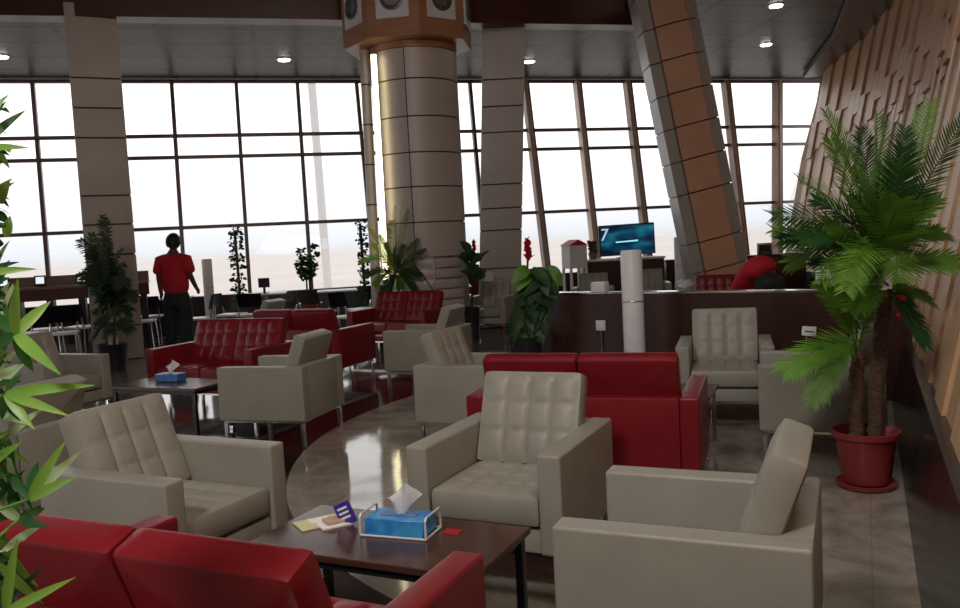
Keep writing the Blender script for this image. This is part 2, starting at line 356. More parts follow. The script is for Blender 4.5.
# ------------------------------------------------------------ things on the tables
ca_, sa_ = math.cos(R(-25.4)), math.sin(R(-25.4))
def ontab(px, py): p = at(px, py, z=.42); return (p.x, p.y, .4205)
def tissue_mesh(bm, w=.10, h=.10):
    n = 8; rows = []
    for i in range(n+1):
        r = []
        for j in range(n+1):
            u, v = i/n-.5, j/n
            x = u*(.035+w*1.0*v); y = .012*math.sin(u*11+v*3)*(.4+v)+.018*v*v; z = v*h*(1-.5*abs(u-.12)*v*1.3)+.012*math.sin(u*7+1)*v
            r.append(bm.verts.new((x+.012*v, y, z)))
        rows.append(r)
    for i in range(n):
        for j in range(n): bm.faces.new([rows[i][j], rows[i+1][j], rows[i+1][j+1], rows[i][j+1]])
    bmesh.ops.solidify(bm, geom=bm.faces[:], thickness=.002)
def tissue_box(label, loc, rz, s=1, cm='blue'):
    t = thing('tissue_box', label, 'tissue box', loc, rz, 'tissue boxes')
    bm = bmesh.new(); box(bm, -.115*s, .115*s, -.06*s, .06*s, .003, .065*s, .003, 1); link('carton', bm, M[cm], t)
    bm = bmesh.new(); box(bm, -.07*s, .07*s, -.022*s, .022*s, .0645*s, .067*s); link('slot', bm, M['blue2'], t, False)
    bm = bmesh.new(); tissue_mesh(bm, .10*s, .105*s); o = link('tissue', bm, M['tissue'], t); o.location = (-.0, 0, .066*s)
    return t
pt = at(399, 535, z=.42)
t = tissue_box('blue tissue box in a clear holder on the foreground table', (pt.x+.005, pt.y+.03, .4205), R(-20), 1.0)
bm = bmesh.new()
for sx in (-1, 1):
    x = sx*.128
    tube(bm, [(x, -.068, .004), (x, -.068, .07), (x, -.06, .078), (x, .06, .078), (x, .068, .07), (x, .068, .004)], .0045, 6)
    tube(bm, [(x, -.068, .004), (x, .068, .004)], .0045, 6)
for sy in (-1, 1): tube(bm, [(-.128, sy*.068, .004), (.128, sy*.068, .004)], .0045, 6)
link('clear_holder', bm, M['acrylic'], t)
pt = at(171, 381, z=.42); tissue_box('blue tissue box on the far coffee table', (pt.x, pt.y, .4205), R(-20), 1.0, 'blue2')
# leaflet, booklet, standing carton, red card
def slab(name, label, cat, loc, rz, w, d, h, m, extra=None):
    t = thing(name, label, cat, loc, rz); bm = bmesh.new(); box(bm, -w/2, w/2, -d/2, d/2, 0, h); link('cover', bm, m, t, False)
    if extra: extra(t)
    return t
def ex(t):
    bm = bmesh.new(); box(bm, -.05, .0, -.03, .045, .0041, .0052); link('printed_panel', bm, M['paper'], t, False)
slab('leaflet', 'yellow printed leaflet lying flat on the foreground table', 'leaflet', ontab(319, 523), R(-60), .12, .17, .004, M['yellow'], ex)
t = thing('booklet', 'open white booklet with a skin-toned picture lying left of the tissue box', 'booklet', ontab(334, 524), R(30))
bm = bmesh.new(); box(bm, -.06, .06, -.05, .04, 0, .006); link('pages', bm, M['paper'], t, False)
bm = bmesh.new(); box(bm, -.035, .055, -.03, .035, .0065, .02, .004, 2); link('picture_page', bm, mat('picture', (.5, .33, .25), .6), t, False)
t = thing('small_carton', 'small violet printed packet leaning up beside the blue tissue box', 'packet', ontab(350, 524), R(-20))
bm = bmesh.new(); box(bm, -.035, .035, -.006, .006, 0, .085, .002, 1, xf=Matrix.Rotation(R(-24), 4, 'Y')); link('sleeve', bm, M['violet'], t, False)
bm = bmesh.new()
for k in range(3): box(bm, -.022, .022, -.0075, -.006, .025+.018*k, .033+.018*k, xf=Matrix.Rotation(R(-24), 4, 'Y'))
link('printed_lines', bm, M['paper'], t, False)
bm = bmesh.new(); box(bm, -.03, .03, -.025, .025, 0, .002); box(bm, -.02, .02, -.015, .015, .002, .003)
tag(link('red_card', bm, M['redcard'], None, False), 'small red card lying to the right of the tissue box', 'card'); o = bpy.data.objects['red_card']; o.location = ontab(452, 532); o.rotation_euler = (0, 0, R(-20))

# ------------------------------------------------------------ building shell
bm = bmesh.new(); prism(bm, [(-26, -8), (12, -8), (12, 24), (-26, 24)], -.3, 0); struct(link('floor', bm, M['floor'], None, False))
bm = bmesh.new(); prism(bm, [(-900, 24.2), (900, 24.2), (900, 2500), (-900, 2500)], -5.5, -5); struct(link('ground', bm, M['sand'], None, False))
# mullion lines: (x at the head, x at third bar, y of third bar)
ML = [(-108, -98, 242), (-36, -24, 240), (33, 46, 238), (103, 114, 233), (171.7, 181.5, 229.3), (236, 245.7, 227.5), (297, 307, 224.5), (356, 369, 221.5), (412, 425, 219), (469, 481, 216.5), (523, 538.5, 214), (575, 589, 212), (625, 640, 209.5), (674, 688, 207), (723, 736.5, 205), (774, 774, 203.5), (822, 802, 202)]
TOPZ, SILLZ = 4.9, .70
MU = []
for a, b, y in ML:
    T = at(a, 82, z=TOPZ); Q = at(b, y, Y=T.y-.45); d = (Q-T)/(Q.z-T.z)
    MU.append((T, lambda z, T=T, d=d: T+d*(z-T.z)))
BZ = (2.03, 3.40, 3.82)
def fpt(i, z): return MU[i][1](z)
extra = [Vector((-15.5, 11.0, 0)), Vector((-17.5, 7, 0)), Vector((-18, 2, 0)), Vector((-17, -4, 0))]
cols_ = [[fpt(i, z) for z in (0, SILLZ, BZ[0], BZ[1], BZ[2], TOPZ)] for i in range(len(MU))]
for e in extra: cols_.insert(0, [Vector((e.x, e.y, z)) for z in (0, SILLZ, BZ[0], BZ[1], BZ[2], TOPZ)])
for i in range(len(cols_)-1):
    a, b = cols_[i], cols_[i+1]; t = (b[0]-a[0]).normalized()
    pale = i >= 13
    bm = bmesh.new(); bm.faces.new([bm.verts.new(v) for v in (a[1], b[1], b[5], a[5])])
    w = struct(link('window_%d' % (i+1), bm, M['glass'], None, False))
    bm = bmesh.new(); nrm = Vector((-t.y, t.x, 0))
    wd, dp = (.11, .22) if pale else (.07, .11)
    beam(bm, b[1]-nrm*dp*.4, b[5]-nrm*dp*.4, wd, dp, t, 1 if pale else 0)
    beam(bm, b[1]-nrm*(dp*.9+.01), b[5]-nrm*(dp*.9+.01), wd*.6, .02, t, 1 if pale else 0)
    if pale: beam(bm, b[1]-nrm*dp*.9+t*(wd*.5), b[5]-nrm*dp*.9+t*(wd*.5), .03, .03, t, 0)
    link('mullion', bm, [M['mullion'], M['mullion_pale']], w, False)
    bm = bmesh.new()
    for k in (2, 3, 4, 5): beam(bm, a[k]-nrm*.05, b[k]-nrm*.05, .065, .09, Vector((0, 0, 1)))
    link('transom', bm, M['mullion'], w, False)
bm = bmesh.new()
for i in range(len(cols_)-1):
    a, b = cols_[i], cols_[i+1]; t = (b[0]-a[0]).normalized(); nrm = Vector((-t.y, t.x, 0))
    q = [a[0]-nrm*.12, b[0]-nrm*.12, b[0]+nrm*.12, a[0]+nrm*.12]; o_ = (a[1]-a[0]); o2 = (b[1]-b[0])
    V = [bm.verts.new(v) for v in q]+[bm.verts.new(v) for v in (q[0]+o_, q[1]+o2, q[2]+o2, q[3]+o_)]
    for f in ((0, 1, 5, 4), (1, 2, 6, 5), (2, 3, 7, 6), (3, 0, 4, 7), (4, 5, 6, 7)): bm.faces.new([V[k] for k in f])
struct(link('wall_front', bm, M['sill'], None, False))
# ceiling over the window zone, rising towards the fascia
def fas(px): # fascia line
    xs = [(-400, -3), (0, 15), (300, 19), (480, 23), (640, 25)]
    for (a, ya), (b, yb) in zip(xs, xs[1:]):
        if a <= px <= b: return at(px, ya+(yb-ya)*(px-a)/(b-a), z=4.95)
FA = [fas(-380), fas(0), fas(300), fas(480), fas(640)]
bm = bmesh.new()
tops = [MU[i][0]+Vector((0, .15, .04)) for i in range(len(MU))]
frontpts = []
for T in tops:
    px = 480+FOC*T.x/T.y
    if px < 640: q = fas(max(px, -380)); q.z = 5.2; q = q+Vector((0, .05, 0))
    else: q = Vector((T.x*10.4/T.y, 10.4, 5.38))
    frontpts.append(q)
j = next(i for i, T in enumerate(tops) if 480+FOC*T.x/T.y >= 640)
prev = None
seq = []
for i in range(len(tops)):
    if i == j:
        f = fas(640); f.z = 5.2; k = tops[i-1].lerp(tops[i], .35)
        seq.append((k, f+Vector((0, .05, 0)))); seq.append((k, Vector((1.75, 10.4, 5.38))))
    seq.append((tops[i], frontpts[i]))
seq.append((Vector((9.6, 20.3, 4.94)), Vector((7.0, 10.4, 5.38))))
vs = [(bm.verts.new(a), bm.verts.new(b)) for a, b in seq]
for (a, b), (c, d) in zip(vs, vs[1:]):
    try: bm.faces.new([a, c, d, b])
    except ValueError: pass
ce = struct(link('ceiling', bm, M['ceiling'], None, False))
# tall fascia
bm = bmesh.new(); n = len(FA)
poly = [(p.x, p.y) for p in FA]+[(p.x-.05, p.y+.35) for p in reversed(FA)]
prism(bm, poly, 4.95, 7.2); struct(link('trim_1', bm, M['fascia'], None, False))
# upper ceiling over the lounge
bm = bmesh.new(); prism(bm, [(-19, -8), (11, -8), (11, 14), (-19, 14)], 7.2, 7.35); struct(link('ceiling_upper', bm, mat('upper_ceiling', (.10, .05, .035), .6), None, False))
bm = bmesh.new(); prism(bm, [(-19, -8), (3, -8), (3, -7.8), (-19, -7.8)], 0, 7.2); struct(link('wall_back', bm, M['wood_mid'], None, False))
bm = bmesh.new(); prism(bm, [(-19, -8), (-18.8, -8), (-18.8, 14), (-19, 14)], 4.95, 7.2); struct(link('wall_left', bm, M['wood_mid'], None, False))
# ------------------------------------------------------------ right wall of wooden boards over a black marble plinth
WP = [Vector((-1.4, -3.5)), Vector((1.59, 3.02)), Vector((3.4, 6.9)), Vector((4.75, 10.0)), Vector((5.85, 13.3)), Vector((6.6, 16.4)), Vector((7.05, 19.6))]
def wallp(s):
    for a, b in zip(WP, WP[1:]):
        L = (b-a).length
        if s <= L: return a.lerp(b, s/L), (b-a).normalized()
        s -= L
    return WP[-1], (WP[-1]-WP[-2]).normalized()
WL = sum((b-a).length for a, b in zip(WP, WP[1:])); LEAN = .2
bm = bmesh.new()
NS = 60
pr = None
for i in range(NS+1):
    p, d = wallp(WL*i/NS); o = Vector((d.y, -d.x))
    q = [(p.x, p.y, 0), (p.x+o.x*.10, p.y+o.y*.10, .50), (p.x+o.x*.20, p.y+o.y*.20, .50), (p.x+o.x*.3, p.y+o.y*.3, 0)]
    q = [bm.verts.new(v) for v in q]
    if pr:
        for k in range(4): bm.faces.new([pr[k], pr[(k+1) % 4], q[(k+1) % 4], q[k]])
    pr = q
struct(link('baseboard_right', bm, M['plinth'], None, False))
bm = bmesh.new()
pw = .46; nP = int(WL/pw)
def slabw(s0, s1, z0, z1, off, th, mi):
    V = []
    for s in (s0, s1):
        p, d = wallp(s); o = Vector((d.y, -d.x))
        for z in (z0, z1):
            for e in (off, off+th):
                k = LEAN*z+e; V.append(bm.verts.new((p.x+o.x*k, p.y+o.y*k, z)))
    for f in ((0, 1, 3, 2), (4, 5, 7, 6), (0, 1, 5, 4), (2, 3, 7, 6), (0, 2, 6, 4), (1, 3, 7, 5)): bm.faces.new([V[k] for k in f]).material_index = mi
for i in range(nP):
    s0, s1 = i*pw, i*pw+pw; st = .12*((i*5) % 4)
    if i % 2: cuts, offs = [.5, 2.75+st, 3.35+st, 7.1], [.07, .04, .0]
    else: cuts, offs = [.5, 2.95+st, 3.75+st, 7.1], [.05, .0, .05]
    for k in range(3): slabw(s0+.010, s1-.004, cuts[k], cuts[k+1], offs[k], .15, (k+i) % 2)
slabw(.0, WL, .5, 5.9, .26, .02, 2) if False else None
for i in range(NS):
    slabw(WL*i/NS, WL*(i+1)/NS, .5, 7.1, .24, .03, 2)
wr = struct(link('wall_right', bm, [M['plank'], M['plank2'], M['joint']], None, False))
bm = bmesh.new()
for i in range(22, nP, 2):
    s = i*pw; slabw(s-.006, s+.016, 1.9+.1*(i % 5), 3.0+.12*(i % 3), .03, .02, 0)
struct(link('trim_light_slits', bm, M['pale'], None, False))  # pale strips painted in for sky showing between the boards
# brown border of the ceiling along the wall
bm = bmesh.new(); pr = None
for i in range(30, NS+1):
    p, d = wallp(WL*i/NS); o = Vector((d.y, -d.x)); f = (i-30)/(NS-30)
    z = 4.86+.5*(1-f); inn = .3+1.0*(1-f)
    q = [bm.verts.new((p.x+o.x*(LEAN*z-inn), p.y+o.y*(LEAN*z-inn), z-.02)), bm.verts.new((p.x+o.x*(LEAN*z+.2), p.y+o.y*(LEAN*z+.2), z-.02)),
         bm.verts.new((p.x+o.x*(LEAN*z+.2), p.y+o.y*(LEAN*z+.2), z+.1)), bm.verts.new((p.x+o.x*(LEAN*z-inn), p.y+o.y*(LEAN*z-inn), z+.1))]
    if pr:
        for k in range(4): bm.faces.new([pr[k], pr[(k+1) % 4], q[(k+1) % 4], q[k]])
    pr = q
struct(link('trim_4', bm, mat('ceiling_border', (.10, .045, .03), .35), None, False))

# ------------------------------------------------------------ columns
def square_column(label, pxt, pxb, yt, yb, Y, w, joints, m, rot, z1=5.4):
    a = at(pxt, yt, Y=Y); b = at(pxb, yb, Y=Y); d = (b-a)/(b.z-a.z); base = a-d*a.z
    t = thing('square_column', label, 'column', (base.x-math.sin(rot)*w/2, base.y+w/2*math.cos(rot), 0), rot)
    zs = [0]+joints+[z1]
    bm = bmesh.new()
    for z0, z1_ in zip(zs, zs[1:]):
        g = .012; x0, x1 = d.x*(z0+g), d.x*(z1_-g)
        V = [bm.verts.new((x+sx*w/2, sy*w/2, z)) for x, z in ((x0, z0+g), (x1, z1_-g)) for sx, sy in ((-1, -1), (1, -1), (1, 1), (-1, 1))]
        for f in ((0, 1, 2, 3), (4, 5, 6, 7), (0, 1, 5, 4), (1, 2, 6, 5), (2, 3, 7, 6), (3, 0, 4, 7)): bm.faces.new([V[k] for k in f])
    link('cladding', bm, M[m], t, False)
    bm = bmesh.new(); k = w-.03
    V = [bm.verts.new((x+sx*k/2, sy*k/2, z)) for x, z in ((0, 0), (d.x*z1, z1)) for sx, sy in ((-1, -1), (1, -1), (1, 1), (-1, 1))]
    for f in ((0, 1, 2, 3), (4, 5, 6, 7), (0, 1, 5, 4), (1, 2, 6, 5), (2, 3, 7, 6), (3, 0, 4, 7)): bm.faces.new([V[k_] for k_ in f])
    link('joint_core', bm, M['joint'], t, False)
    return t
def jz(px, ys, Y): return sorted(at(px, y, Y=Y).z for y in ys)
square_column('tall grey clad square column at left behind the potted palm', 90.5, 108.7, 15, 230, 12.2, .68, [.5, 1.0, 1.55]+jz(98, [225, 196, 138, 108, 78], 12.2), 'clad_gray', R(25), 5.15)
square_column('grey clad square column right of the big round column', 504, 500.8, 24, 240, 14.0, .70, [.5, 1.0]+jz(503, [230, 208, 184, 132, 106, 79], 14.0), 'clad_gray', 0, 5.2)
# central round column
pc = at(419.5, 170, Y=12.9); rc = .655
t = thing('round_column', 'massive round clad column with an octagonal wooden capital', 'column', (pc.x, pc.y, 0))
js = [1.27, 1.79, 2.31, 2.81, 3.33, 3.87]
bm = bmesh.new(); zs = [1.27, 1.79, 2.31, 2.81, 3.33, 3.87, 4.32]
SE = [R(-98), R(-98+120), R(-98+240)]
for z0, z1 in zip(zs, zs[1:]):
    for s in SE:
        a0, a1 = s+.012, s+2*PI/3-.012; N = 28; ring = []
        for k in range(N+1):
            an = a0+(a1-a0)*k/N; ring.append([bm.verts.new((r_*math.cos(an), r_*math.sin(an), z)) for r_, z in ((rc-.05, z0+.01), (rc, z0+.01), (rc, z1-.01), (rc-.05, z1-.01))])
        for u, v in zip(ring, ring[1:]):
            for q in range(4): bm.faces.new([u[q], u[(q+1) % 4], v[(q+1) % 4], v[q]])
        bm.faces.new(ring[0]); bm.faces.new(ring[-1])
link('cladding', bm, M['clad'], t)
bm = bmesh.new(); lathe(bm, [(rc-.02, 0), (rc-.02, 4.41)], 48); link('joint_core', bm, M['joint'], t)
bm = bmesh.new()
for k in range(8): lathe(bm, [(rc+.005, .03+k*.155), (rc+.012, .04+k*.155), (rc+.012, .165+k*.155), (rc+.005, .175+k*.155)], 56)
link('ribbed_base', bm, M['clad'], t)
bm = bmesh.new()
for k in range(8): lathe(bm, [(rc+.0, .172+k*.155), (rc+.03, .174+k*.155), (rc+.03, .188+k*.155), (rc+.0, .19+k*.155)], 56)
for an in (-75, -30, -150, 60, 150): tube(bm, [((rc+.035)*math.cos(R(an)), (rc+.035)*math.sin(R(an)), 0), ((rc+.035)*math.cos(R(an)), (rc+.035)*math.sin(R(an)), 1.27)], .012, 8)
link('metal_ring', bm, M['steel'], t)
bm = bmesh.new(); lathe(bm, [(rc+.01, 4.32), (rc+.01, 4.43)], 48); link('collar', bm, M['capwood'], t)
RC = .98; ap = RC*math.cos(PI/8)
ov = [(RC*math.cos(R(-76+45*k))-.06, RC*math.sin(R(-76+45*k))) for k in range(8)]
bm = bmesh.new(); prism(bm, ov, 4.42, 5.8); bmesh.ops.bevel(bm, geom=[e for e in bm.edges], offset=.012, segments=2, affect='EDGES'); cap = link('capital', bm, M['capwood'], t)
for k in range(8):
    an = R(-76+22.5+45*k); xf = Matrix.Translation((-.06, 0, 0)) @ Matrix.Rotation(an+PI/2, 4, 'Z') @ Matrix.Translation((0, -ap, 4.93))
    bm = bmesh.new(); box(bm, -.24, .24, -.03, .0, -.27, .27, .006, 1, xf=xf)
    pl = link('speaker_plate', bm, M['white2'], t)
    bm = bmesh.new(); b2 = bmesh.new()
    prof = [(.165, .03), (.165, .055), (.14, .06), (.13, .035), (.05, .02)]
    lathe(b2, prof, 24); merge(bm, b2, xf @ Matrix.Rotation(R(90), 4, 'X'))
    link('round_speaker', bm, mat('speaker_grey', (.12, .11, .11), .35, .4), pl)
# slim post and light strip left of the column
a = at(366.5, 80, Y=12.75); b = at(373, 250, Y=12.75)
t = thing('slim_column', 'slim grey cylindrical post beside the round column, left of the light strip', 'column', (b.x, b.y, 0))
bm = bmesh.new(); tube(bm, [(0, 0, 0), (a.x-b.x, 0, 5.0)], .075, 20); link('shaft', bm, M['clad'], t)
bm = bmesh.new()
for y in (85, 125, 165, 205): z = at(370, y, Y=12.75).z; f = z/5; tube(bm, [((a.x-b.x)*f, 0, z-.01), ((a.x-b.x)*f, 0, z+.01)], .08, 20)
link('joint_ring', bm, M['joint'], t)
a = at(373.5, 55, Y=12.35); b = at(384, 246, Y=12.35)
t = thing('light_strip', 'glowing white vertical light strip along the left of the round column', 'light', (b.x, b.y, 0))
dz = (a-b)
bm = bmesh.new(); beam(bm, (0, 0, b.z-.5), (dz.x*1.0, 0, a.z), .08, .05, (1, 0, 0)); link('diffuser', bm, M['strip'], t, False)
bm = bmesh.new(); beam(bm, (0, .05, 0), (dz.x*1.0, .05, a.z+.03), .06, .04, (1, 0, 0)); link('housing', bm, M['clad'], t, False)
# slanted column
a = at(667, 0, Y=12.6); b = at(718.5, 252, Y=12.6); d = (b-a)/(b.z-a.z); base = a-d*a.z
t = thing('slanted_column', 'slanting column with orange centre panels and grey edges', 'column', (base.x, base.y+.3, 0))
ax = Vector((d.x, 0, 1)).normalized(); sd = Vector((ax.z, 0, -ax.x)); L = 5.9
def sbox(bm, l0, l1, u0, u1, y0, y1, mi=0, sk=.0):
    V = [bm.verts.new(ax*(l+u*sk)+sd*u+Vector((0, y, 0))) for l in (l0, l1) for u, y in ((u0, y0), (u1, y0), (u1, y1), (u0, y1))]
    for f in ((0, 1, 2, 3), (4, 5, 6, 7), (0, 1, 5, 4), (1, 2, 6, 5), (2, 3, 7, 6), (3, 0, 4, 7)): bm.faces.new([V[k] for k in f]).material_index = mi
ls = [0, .55, 1.02, 1.2, 2.03, 2.5, 3.37, 3.9, 4.4, 5.2, 5.9]
ls = [0, .4, .9, 1.35, 2.1, 2.6, 3.1, 3.6, 4.1, 4.6, 5.1, 5.9]
bm = bmesh.new()
for l0, l1 in zip(ls, ls[1:]): sbox(bm, l0+.01, l1-.01, -.25, .25, -.32, .3, 0, .04)
link('orange_panel', bm, M['orange'], t, False)
for s in (-1, 1):
    bm = bmesh.new()
    for l0, l1 in zip(ls, ls[1:]):
        u0, u1 = sorted((s*.262, s*.43)); sbox(bm, l0+.008, l1-.008, u0, u1, -.24, .3, 0, .04)
    link('edge_panel', bm, M['clad_gray'], t, False)
bm = bmesh.new(); sbox(bm, 0, L, -.41, .41, -.20, .28); link('joint_core', bm, M['joint'], t, False)

# downlights
for px, py, lab in [(284, 59, 'round ceiling downlight at left between two windows'), (529, 61, 'round ceiling downlight just right of the grey square column'), (766, 44, 'round ceiling downlight at right, the lower of two'), (776, 5, 'round ceiling downlight at right, at the very top of the picture'), (1, 56, 'round ceiling downlight at the left edge of the picture')]:
    z = 5.0
    for _ in range(4):
        p = at(px, py, z=z)
        dg = bpy.context.evaluated_depsgraph_get(); o0 = Vector((0, 0, EYE)); hit, loc, *_r = ce.ray_cast(o0, (p-o0).normalized())
        if hit: break
    if hit: p = loc
    t = thing('downlight', lab, 'ceiling light', (p.x, p.y, p.z), 0, 'ceiling downlights')
    bm = bmesh.new(); lathe(bm, [(.13, -.012), (.13, .004), (.10, .004), (.10, -.012)], 24); link('rim', bm, M['white'], t)
    bm = bmesh.new(); lathe(bm, [(.105, -.03), (.105, -.015)], 24); link('lens', bm, M['lamp'], t)

# ------------------------------------------------------------ partition and white posts
PA, PB = Vector((.60, 8.53)), Vector((3.42, 6.56))
pd = (PB-PA).normalized(); PL = (PB-PA).length; pang = math.atan2(pd.y, pd.x)
t = thing('low_partition', 'low dark wood partition with a silver top edge behind the armchairs', 'partition', (PA.x, PA.y, 0), pang)
bm = bmesh.new(); box(bm, 0, PL, 0, .12, 0, .885); link('panel', bm, M['wood_part'], t, False)
bm = bmesh.new(); box(bm, -.01, PL, -.015, .14, .885, .905, .004, 1); link('top_edge', bm, M['chrome'], t)
bm = bmesh.new(); box(bm, -.03, -.001, 0, .12, 0, .885); link('end_trim', bm, M['chrome'], t, False)
def parto(px, Y0=8):   # point of partition front face seen at column px
    k = (px-480)/FOC; k = k+.0
    s = (k*PA.y-PA.x)/(pd.x-k*pd.y); return s
def pw_(s, off=0): return Vector((PA.x+pd.x*s+pd.y*-off*-1*0, PA.y+pd.y*s, 0))
s = parto(601)
t = thing('wall_socket', 'white socket box with a grey cord on the dark partition', 'socket', (PA.x+pd.x*s, PA.y+pd.y*s, .58), pang)
bm = bmesh.new(); box(bm, -.05, .05, -.03, -.001, -.05, .05, .006, 2); link('box', bm, M['white'], t)
bm = bmesh.new(); tube(bm, [(0, -.02, -.05), (.005, -.022, -.2), (0, -.02, -.5), (.0, -.03, -.575)], .008, 8); link('cord', bm, M['steel'], t)
def post(px, ytop, Y, r, label):
    p = at(px, ytop, Y=Y); t = thing('standing_post', label, 'post', (p.x-.01, p.y, 0), 0, 'white cylindrical posts')
    bm = bmesh.new(); lathe(bm, [(r*.97, .02), (r, .03), (r, p.z-.02), (r*.9, p.z)], 28); link('shaft', bm, M['white2'], t)
    bm = bmesh.new()
    for z in (p.z*.28, p.z*.65): lathe(bm, [(r*1.004, z), (r*1.02, z+.002), (r*1.02, z+.01), (r*1.004, z+.012)], 28)
    link('seam_ring', bm, M['steel'], t)
    bm = bmesh.new(); lathe(bm, [(r*1.15, 0), (r*1.15, .015), (r, .02)], 28); link('base', bm, M['steel'], t)
    bm = bmesh.new(); box(bm, -.012, .012, -r*1.0, -r*.8, p.z-.03, p.z-.018); link('indicator', bm, M['white'], t)
post(632, 250, 7.4, .095, 'tall white cylindrical post in front of the dark partition')
post(679.5, 237, 14.0, .085, 'white cylindrical post far behind the partition, left of the slanting column')
post(207, 259, 14.2, .085, 'pale cylindrical post right of the standing person')
post(517, 244, 15.2, .075, 'white cylindrical post behind the red flower plant')

# things along the partition top
def onpart(px): s = parto(px); return (PA.x+pd.x*s-pd.y*.06, PA.y+pd.y*s+pd.x*.06, .9055)
bm = bmesh.new(); box(bm, -.075, .075, -.05, .05, 0, .095, .006, 2); o = tag(link('white_box', bm, M['white']), 'small white box on the partition top left of the white post', 'box'); o.location = onpart(598); o.rotation_euler = (0, 0, pang)
bm = bmesh.new()
bmesh.ops.create_icosphere(bm, subdivisions=3, radius=.07)
for v in bm.verts: v.co = v.co*(1+.35*noise.noise(v.co*25)); v.co.x *= 1.2; v.co.z = max(-.05, v.co.z*.8)+.05
o = tag(link('plastic_bag', bm, mat('cloudy_plastic', (.35, .36, .37), .25)), 'crumpled clear plastic bag on the partition top', 'bag'); o.location = onpart(683); o.rotation_euler = (0, 0, pang)
bm = bmesh.new(); box(bm, -.075, .06, -.05, .05, 0, .22, .004, 1)
for v in bm.verts:
    if v.co.z > .15: v.co.y *= .25; v.co.x = v.co.x*.8-.02
o = tag(link('paper_bag', bm, M['white2']), 'white paper bag on the partition behind the palm fronds', 'bag'); o.location = onpart(826); o.rotation_euler = (0, 0, pang)

# sign card on a stem
p = at(807, 350, Y=5.4); 
t = thing('sign_holder', 'small white sign card on a thin stem in front of the partition', 'sign', (p.x+.0, p.y, .61))
top = at(807, 331, Y=p.y)
bm = bmesh.new(); tube(bm, [(-.01, 0, .0), (.0, 0, top.z-.61-.02)], .004, 6); link('stem', bm, M['steel'], t)
bm = bmesh.new(); box(bm, -.045, .045, -.004, .004, top.z-.61-.03, top.z-.61+.03, xf=Matrix.Rotation(R(6), 4, 'Y')); link('card', bm, M['paper'], t, False)
bm = bmesh.new(); box(bm, -.03, .035, -.0055, -.004, top.z-.61-.008, top.z-.61+.002, xf=Matrix.Rotation(R(6), 4, 'Y')); link('print_line', bm, M['steel'], t, False)
bm = bmesh.new(); lathe(bm, [(.025, 0), (.025, .006)], 16); link('foot', bm, M['steel'], t)

# ------------------------------------------------------------ far right: low cabinets, TV, box
def cabinet(label, a, b, z, depth, pale=True):
    a, b = Vector((a.x, a.y)), Vector((b.x, b.y)); d = (b-a).normalized(); L = (b-a).length
    t = thing('low_cabinet', label, 'cabinet', (a.x, a.y, 0), math.atan2(d.y, d.x))
    bm = bmesh.new(); box(bm, 0, L, 0, depth, 0, z-.04); link('carcass', bm, M['sill'], t, False)
    n = max(2, int(L/.6))
    for k in range(n): bm = bmesh.new(); box(bm, L*k/n+.008, L*(k+1)/n-.008, -.015, -.001, .08, z-.06, .003, 1); dd = link('door', bm, M['wood_part'], t, False)
    bm = bmesh.new(); box(bm, -.02, L+.02, -.03, depth, z-.04, z, .004, 1); link('cabinet_top', bm, M['white2'] if pale else M['sill'], t, False)
    return t
Z1 = at(625, 258, Y=15.5).z
cabinet('dark low cabinet with a pale top carrying the television', at(583, 258, Y=15.5), at(664, 257, Y=15.5), Z1, .5)
pR = at(666, 260, Y=16.6); pS = at(806, 256, Y=16.7)
cabinet('long dark low cabinet under the right-hand windows', pR, pS, pR.z-.0, .4, False)
p = at(627, 239.5, Y=15.7)
t = thing('television', 'flat television with a blue picture standing before the windows', 'television', (p.x, p.y, Z1))
hz = p.z-Z1; rr = Matrix.Rotation(R(-1.0), 4, 'Y')
bm = bmesh.new(); box(bm, -.525, .525, -.025, .03, hz-.29, hz+.29, .006, 1, xf=rr); link('casing', bm, M['black'], t)
bm = bmesh.new(); box(bm, -.50, .50, -.029, -.0255, hz-.265, hz+.265); sc = link('screen', bm, M['screen'], t, False)
bm = bmesh.new()
for pl in ([(-.48, .22), (-.36, .22), (-.38, .19), (-.48, .19)], [(-.38, .22), (-.34, .22), (-.45, .0), (-.49, .0)]):
    bm.faces.new([bm.verts.new((x, -.031, hz+z)) for x, z in pl])
link('channel_mark', bm, M['glow_pale'], sc, False)
bm = bmesh.new()
bm.faces.new([bm.verts.new((x, -.031, hz+z)) for x, z in [(-.22, -.03), (.2, -.01), (.2, -.04), (-.22, -.055)]])
link('caption_bar', bm, M['glow_cyan'], sc, False)
bm = bmesh.new(); box(bm, -.04, .04, -.01, .03, .01, hz-.25); box(bm, -.2, .2, -.08, .1, 0, .015); link('stand', bm, M['black'], t, False)
# white box with red roof
p = at(574, 275, Y=14.95)
t = thing('donation_box', 'white box on legs with a red pitched roof near the television', 'box', (p.x+.02, p.y, 0), R(20))
h = at(574, 243, Y=14.95).z
bm = bmesh.new(); box(bm, -.17, .17, -.17, .17, h-.45, h-.04, .004, 1); link('body', bm, M['white'], t)
bm = bmesh.new(); V = [bm.verts.new(v) for v in ((-.19, -.19, h-.04), (.19, -.19, h-.04), (.19, .19, h-.04), (-.19, .19, h-.04), (0, -.19, h+.06), (0, .19, h+.06))]
for f in ((0, 1, 2, 3), (0, 4, 5, 3), (1, 4, 5, 2), (0, 1, 4), (3, 2, 5)): bm.faces.new([V[k] for k in f])
link('roof', bm, M['flower'], t, False)
for sx in (-1, 1):
    for sy in (-1, 1): bm = bmesh.new(); box(bm, sx*.15-.02, sx*.15+.02, sy*.15-.02, sy*.15+.02, 0, h-.45); link('leg', bm, M['white'], t, False)
